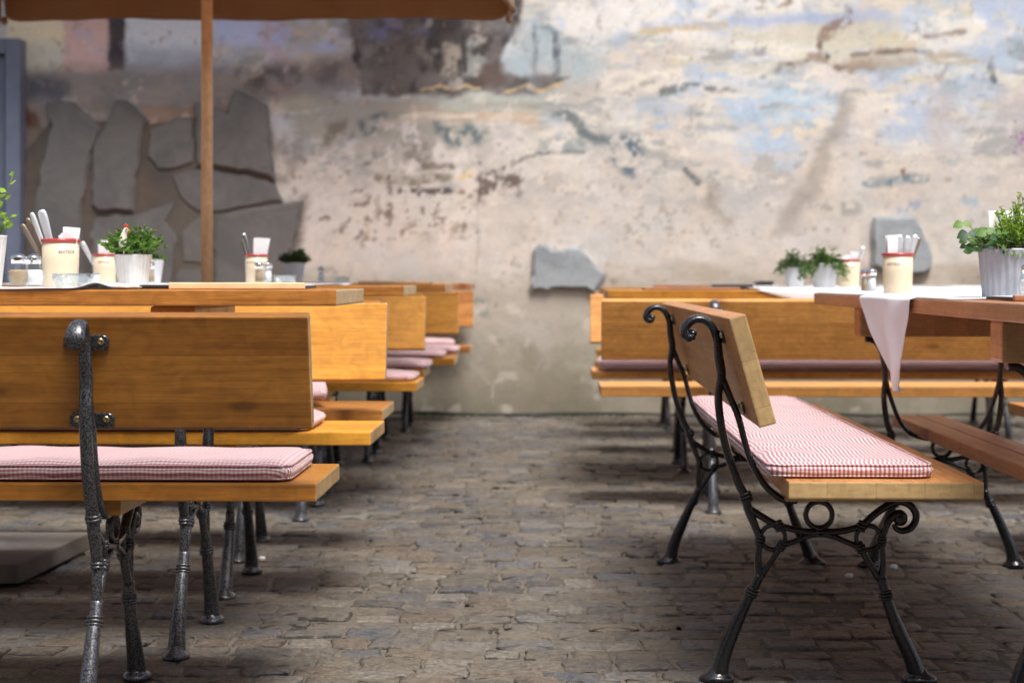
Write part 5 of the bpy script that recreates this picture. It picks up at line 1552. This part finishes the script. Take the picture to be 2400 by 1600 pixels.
rs = random.Random(77); lv = []
for i in range(2600):
    x = rs.uniform(-3.2, 2.8); c_ = mnoise.noise(Vector((x * 2.2, 3, 0)))
    if c_ + rs.gauss(0, .2) < .05: continue
    p = Vector((x, WY - .02 - abs(rs.gauss(0, .05)), rs.uniform(-.002, .004)))
    lv.append((p, Vector((rs.gauss(0, .5), rs.gauss(-.2, .5), 1)), rs.uniform(.01, .035), rs.uniform(.004, .009), rs.random() * .6))
tag(leaf_cloud('weeds', M['cress'], None, lv), 'low weeds and moss along the foot of the mural wall', 'weeds', None, 'stuff')
# a few small pale pebbles on the paving
for px, py in ((614, 1317), (2095, 1331), (1990, 1352)):
    Y = CH * F / (py - HY)
    bm = bmesh.new(); ball(bm, (0, 0, .008), (.012, .009, .008), 10)
    for v in bm.verts: v.co += Vector((mnoise.noise(v.co * 90) * .002, 0, mnoise.noise(v.co * 120) * .002))
    o = bm_obj('pebble', bm, M['paper'], None, True, (X_at(px, Y), Y, 0))
    tag(o, {614: 'pale pebble on the cobbles among the left bench legs', 2095: 'white pebble on the cobbles right of the black scroll frame', 1990: 'small pebble beneath the lengthwise right bench'}[px], 'pebble', 'pebbles on the cobbles')

# ------------------------------------------------------------------ light
SUN_EL, SUN_AZ = math.radians(64), math.radians(30)       # azimuth: to the right of straight behind the camera
d = Vector((math.sin(SUN_AZ) * math.cos(SUN_EL), -math.cos(SUN_AZ) * math.cos(SUN_EL), math.sin(SUN_EL)))
w = bpy.data.worlds.new('World'); S.world = w; w.use_nodes = True
nt = w.node_tree; nt.nodes.clear()
sky = nt.nodes.new('ShaderNodeTexSky'); sky.sky_type = 'NISHITA'; sky.sun_disc = False
sky.sun_elevation = SUN_EL; sky.sun_rotation = math.atan2(d.x, d.y); sky.dust_density = 4.0; sky.ozone_density = 1.0; sky.air_density = 1.0
hs = nt.nodes.new('ShaderNodeHueSaturation'); hs.inputs['Saturation'].default_value = .6
bg = nt.nodes.new('ShaderNodeBackground'); bg.inputs['Strength'].default_value = .08
ow = nt.nodes.new('ShaderNodeOutputWorld')
nt.links.new(sky.outputs[0], hs.inputs['Color']); nt.links.new(hs.outputs[0], bg.inputs[0]); nt.links.new(bg.outputs[0], ow.inputs[0])
L = bpy.data.lights.new('Sun', 'SUN'); L.energy = 2.3; L.angle = math.radians(22); L.color = (1, .96, .92)
so = bpy.data.objects.new('Sun', L); COL.objects.link(so)
so.rotation_euler = (-d).to_track_quat('-Z', 'Y').to_euler()

# ------------------------------------------------------------------ camera
cam = bpy.data.cameras.new('Camera'); co = bpy.data.objects.new('Camera', cam); COL.objects.link(co)
cam.sensor_width = 36.0; cam.lens = F * 36 / 2400
cam.shift_y = -(800 - HY) / 2400
co.location = (0, 0, CH)
co.rotation_euler = (PI / 2, 0, math.atan((VX - 1200) / F))
cam.clip_end = 200; cam.clip_start = .05
cam.dof.use_dof = True; cam.dof.focus_distance = 3.75; cam.dof.aperture_fstop = 4.6
S.camera = co
S.view_settings.view_transform = 'Standard'; S.view_settings.look = 'None'
S.view_settings.exposure = 1.02; S.view_settings.gamma = 1.0
S.render.engine = 'CYCLES'
S.cycles.use_denoising = True
S.cycles.max_bounces = 8; S.cycles.transparent_max_bounces = 8
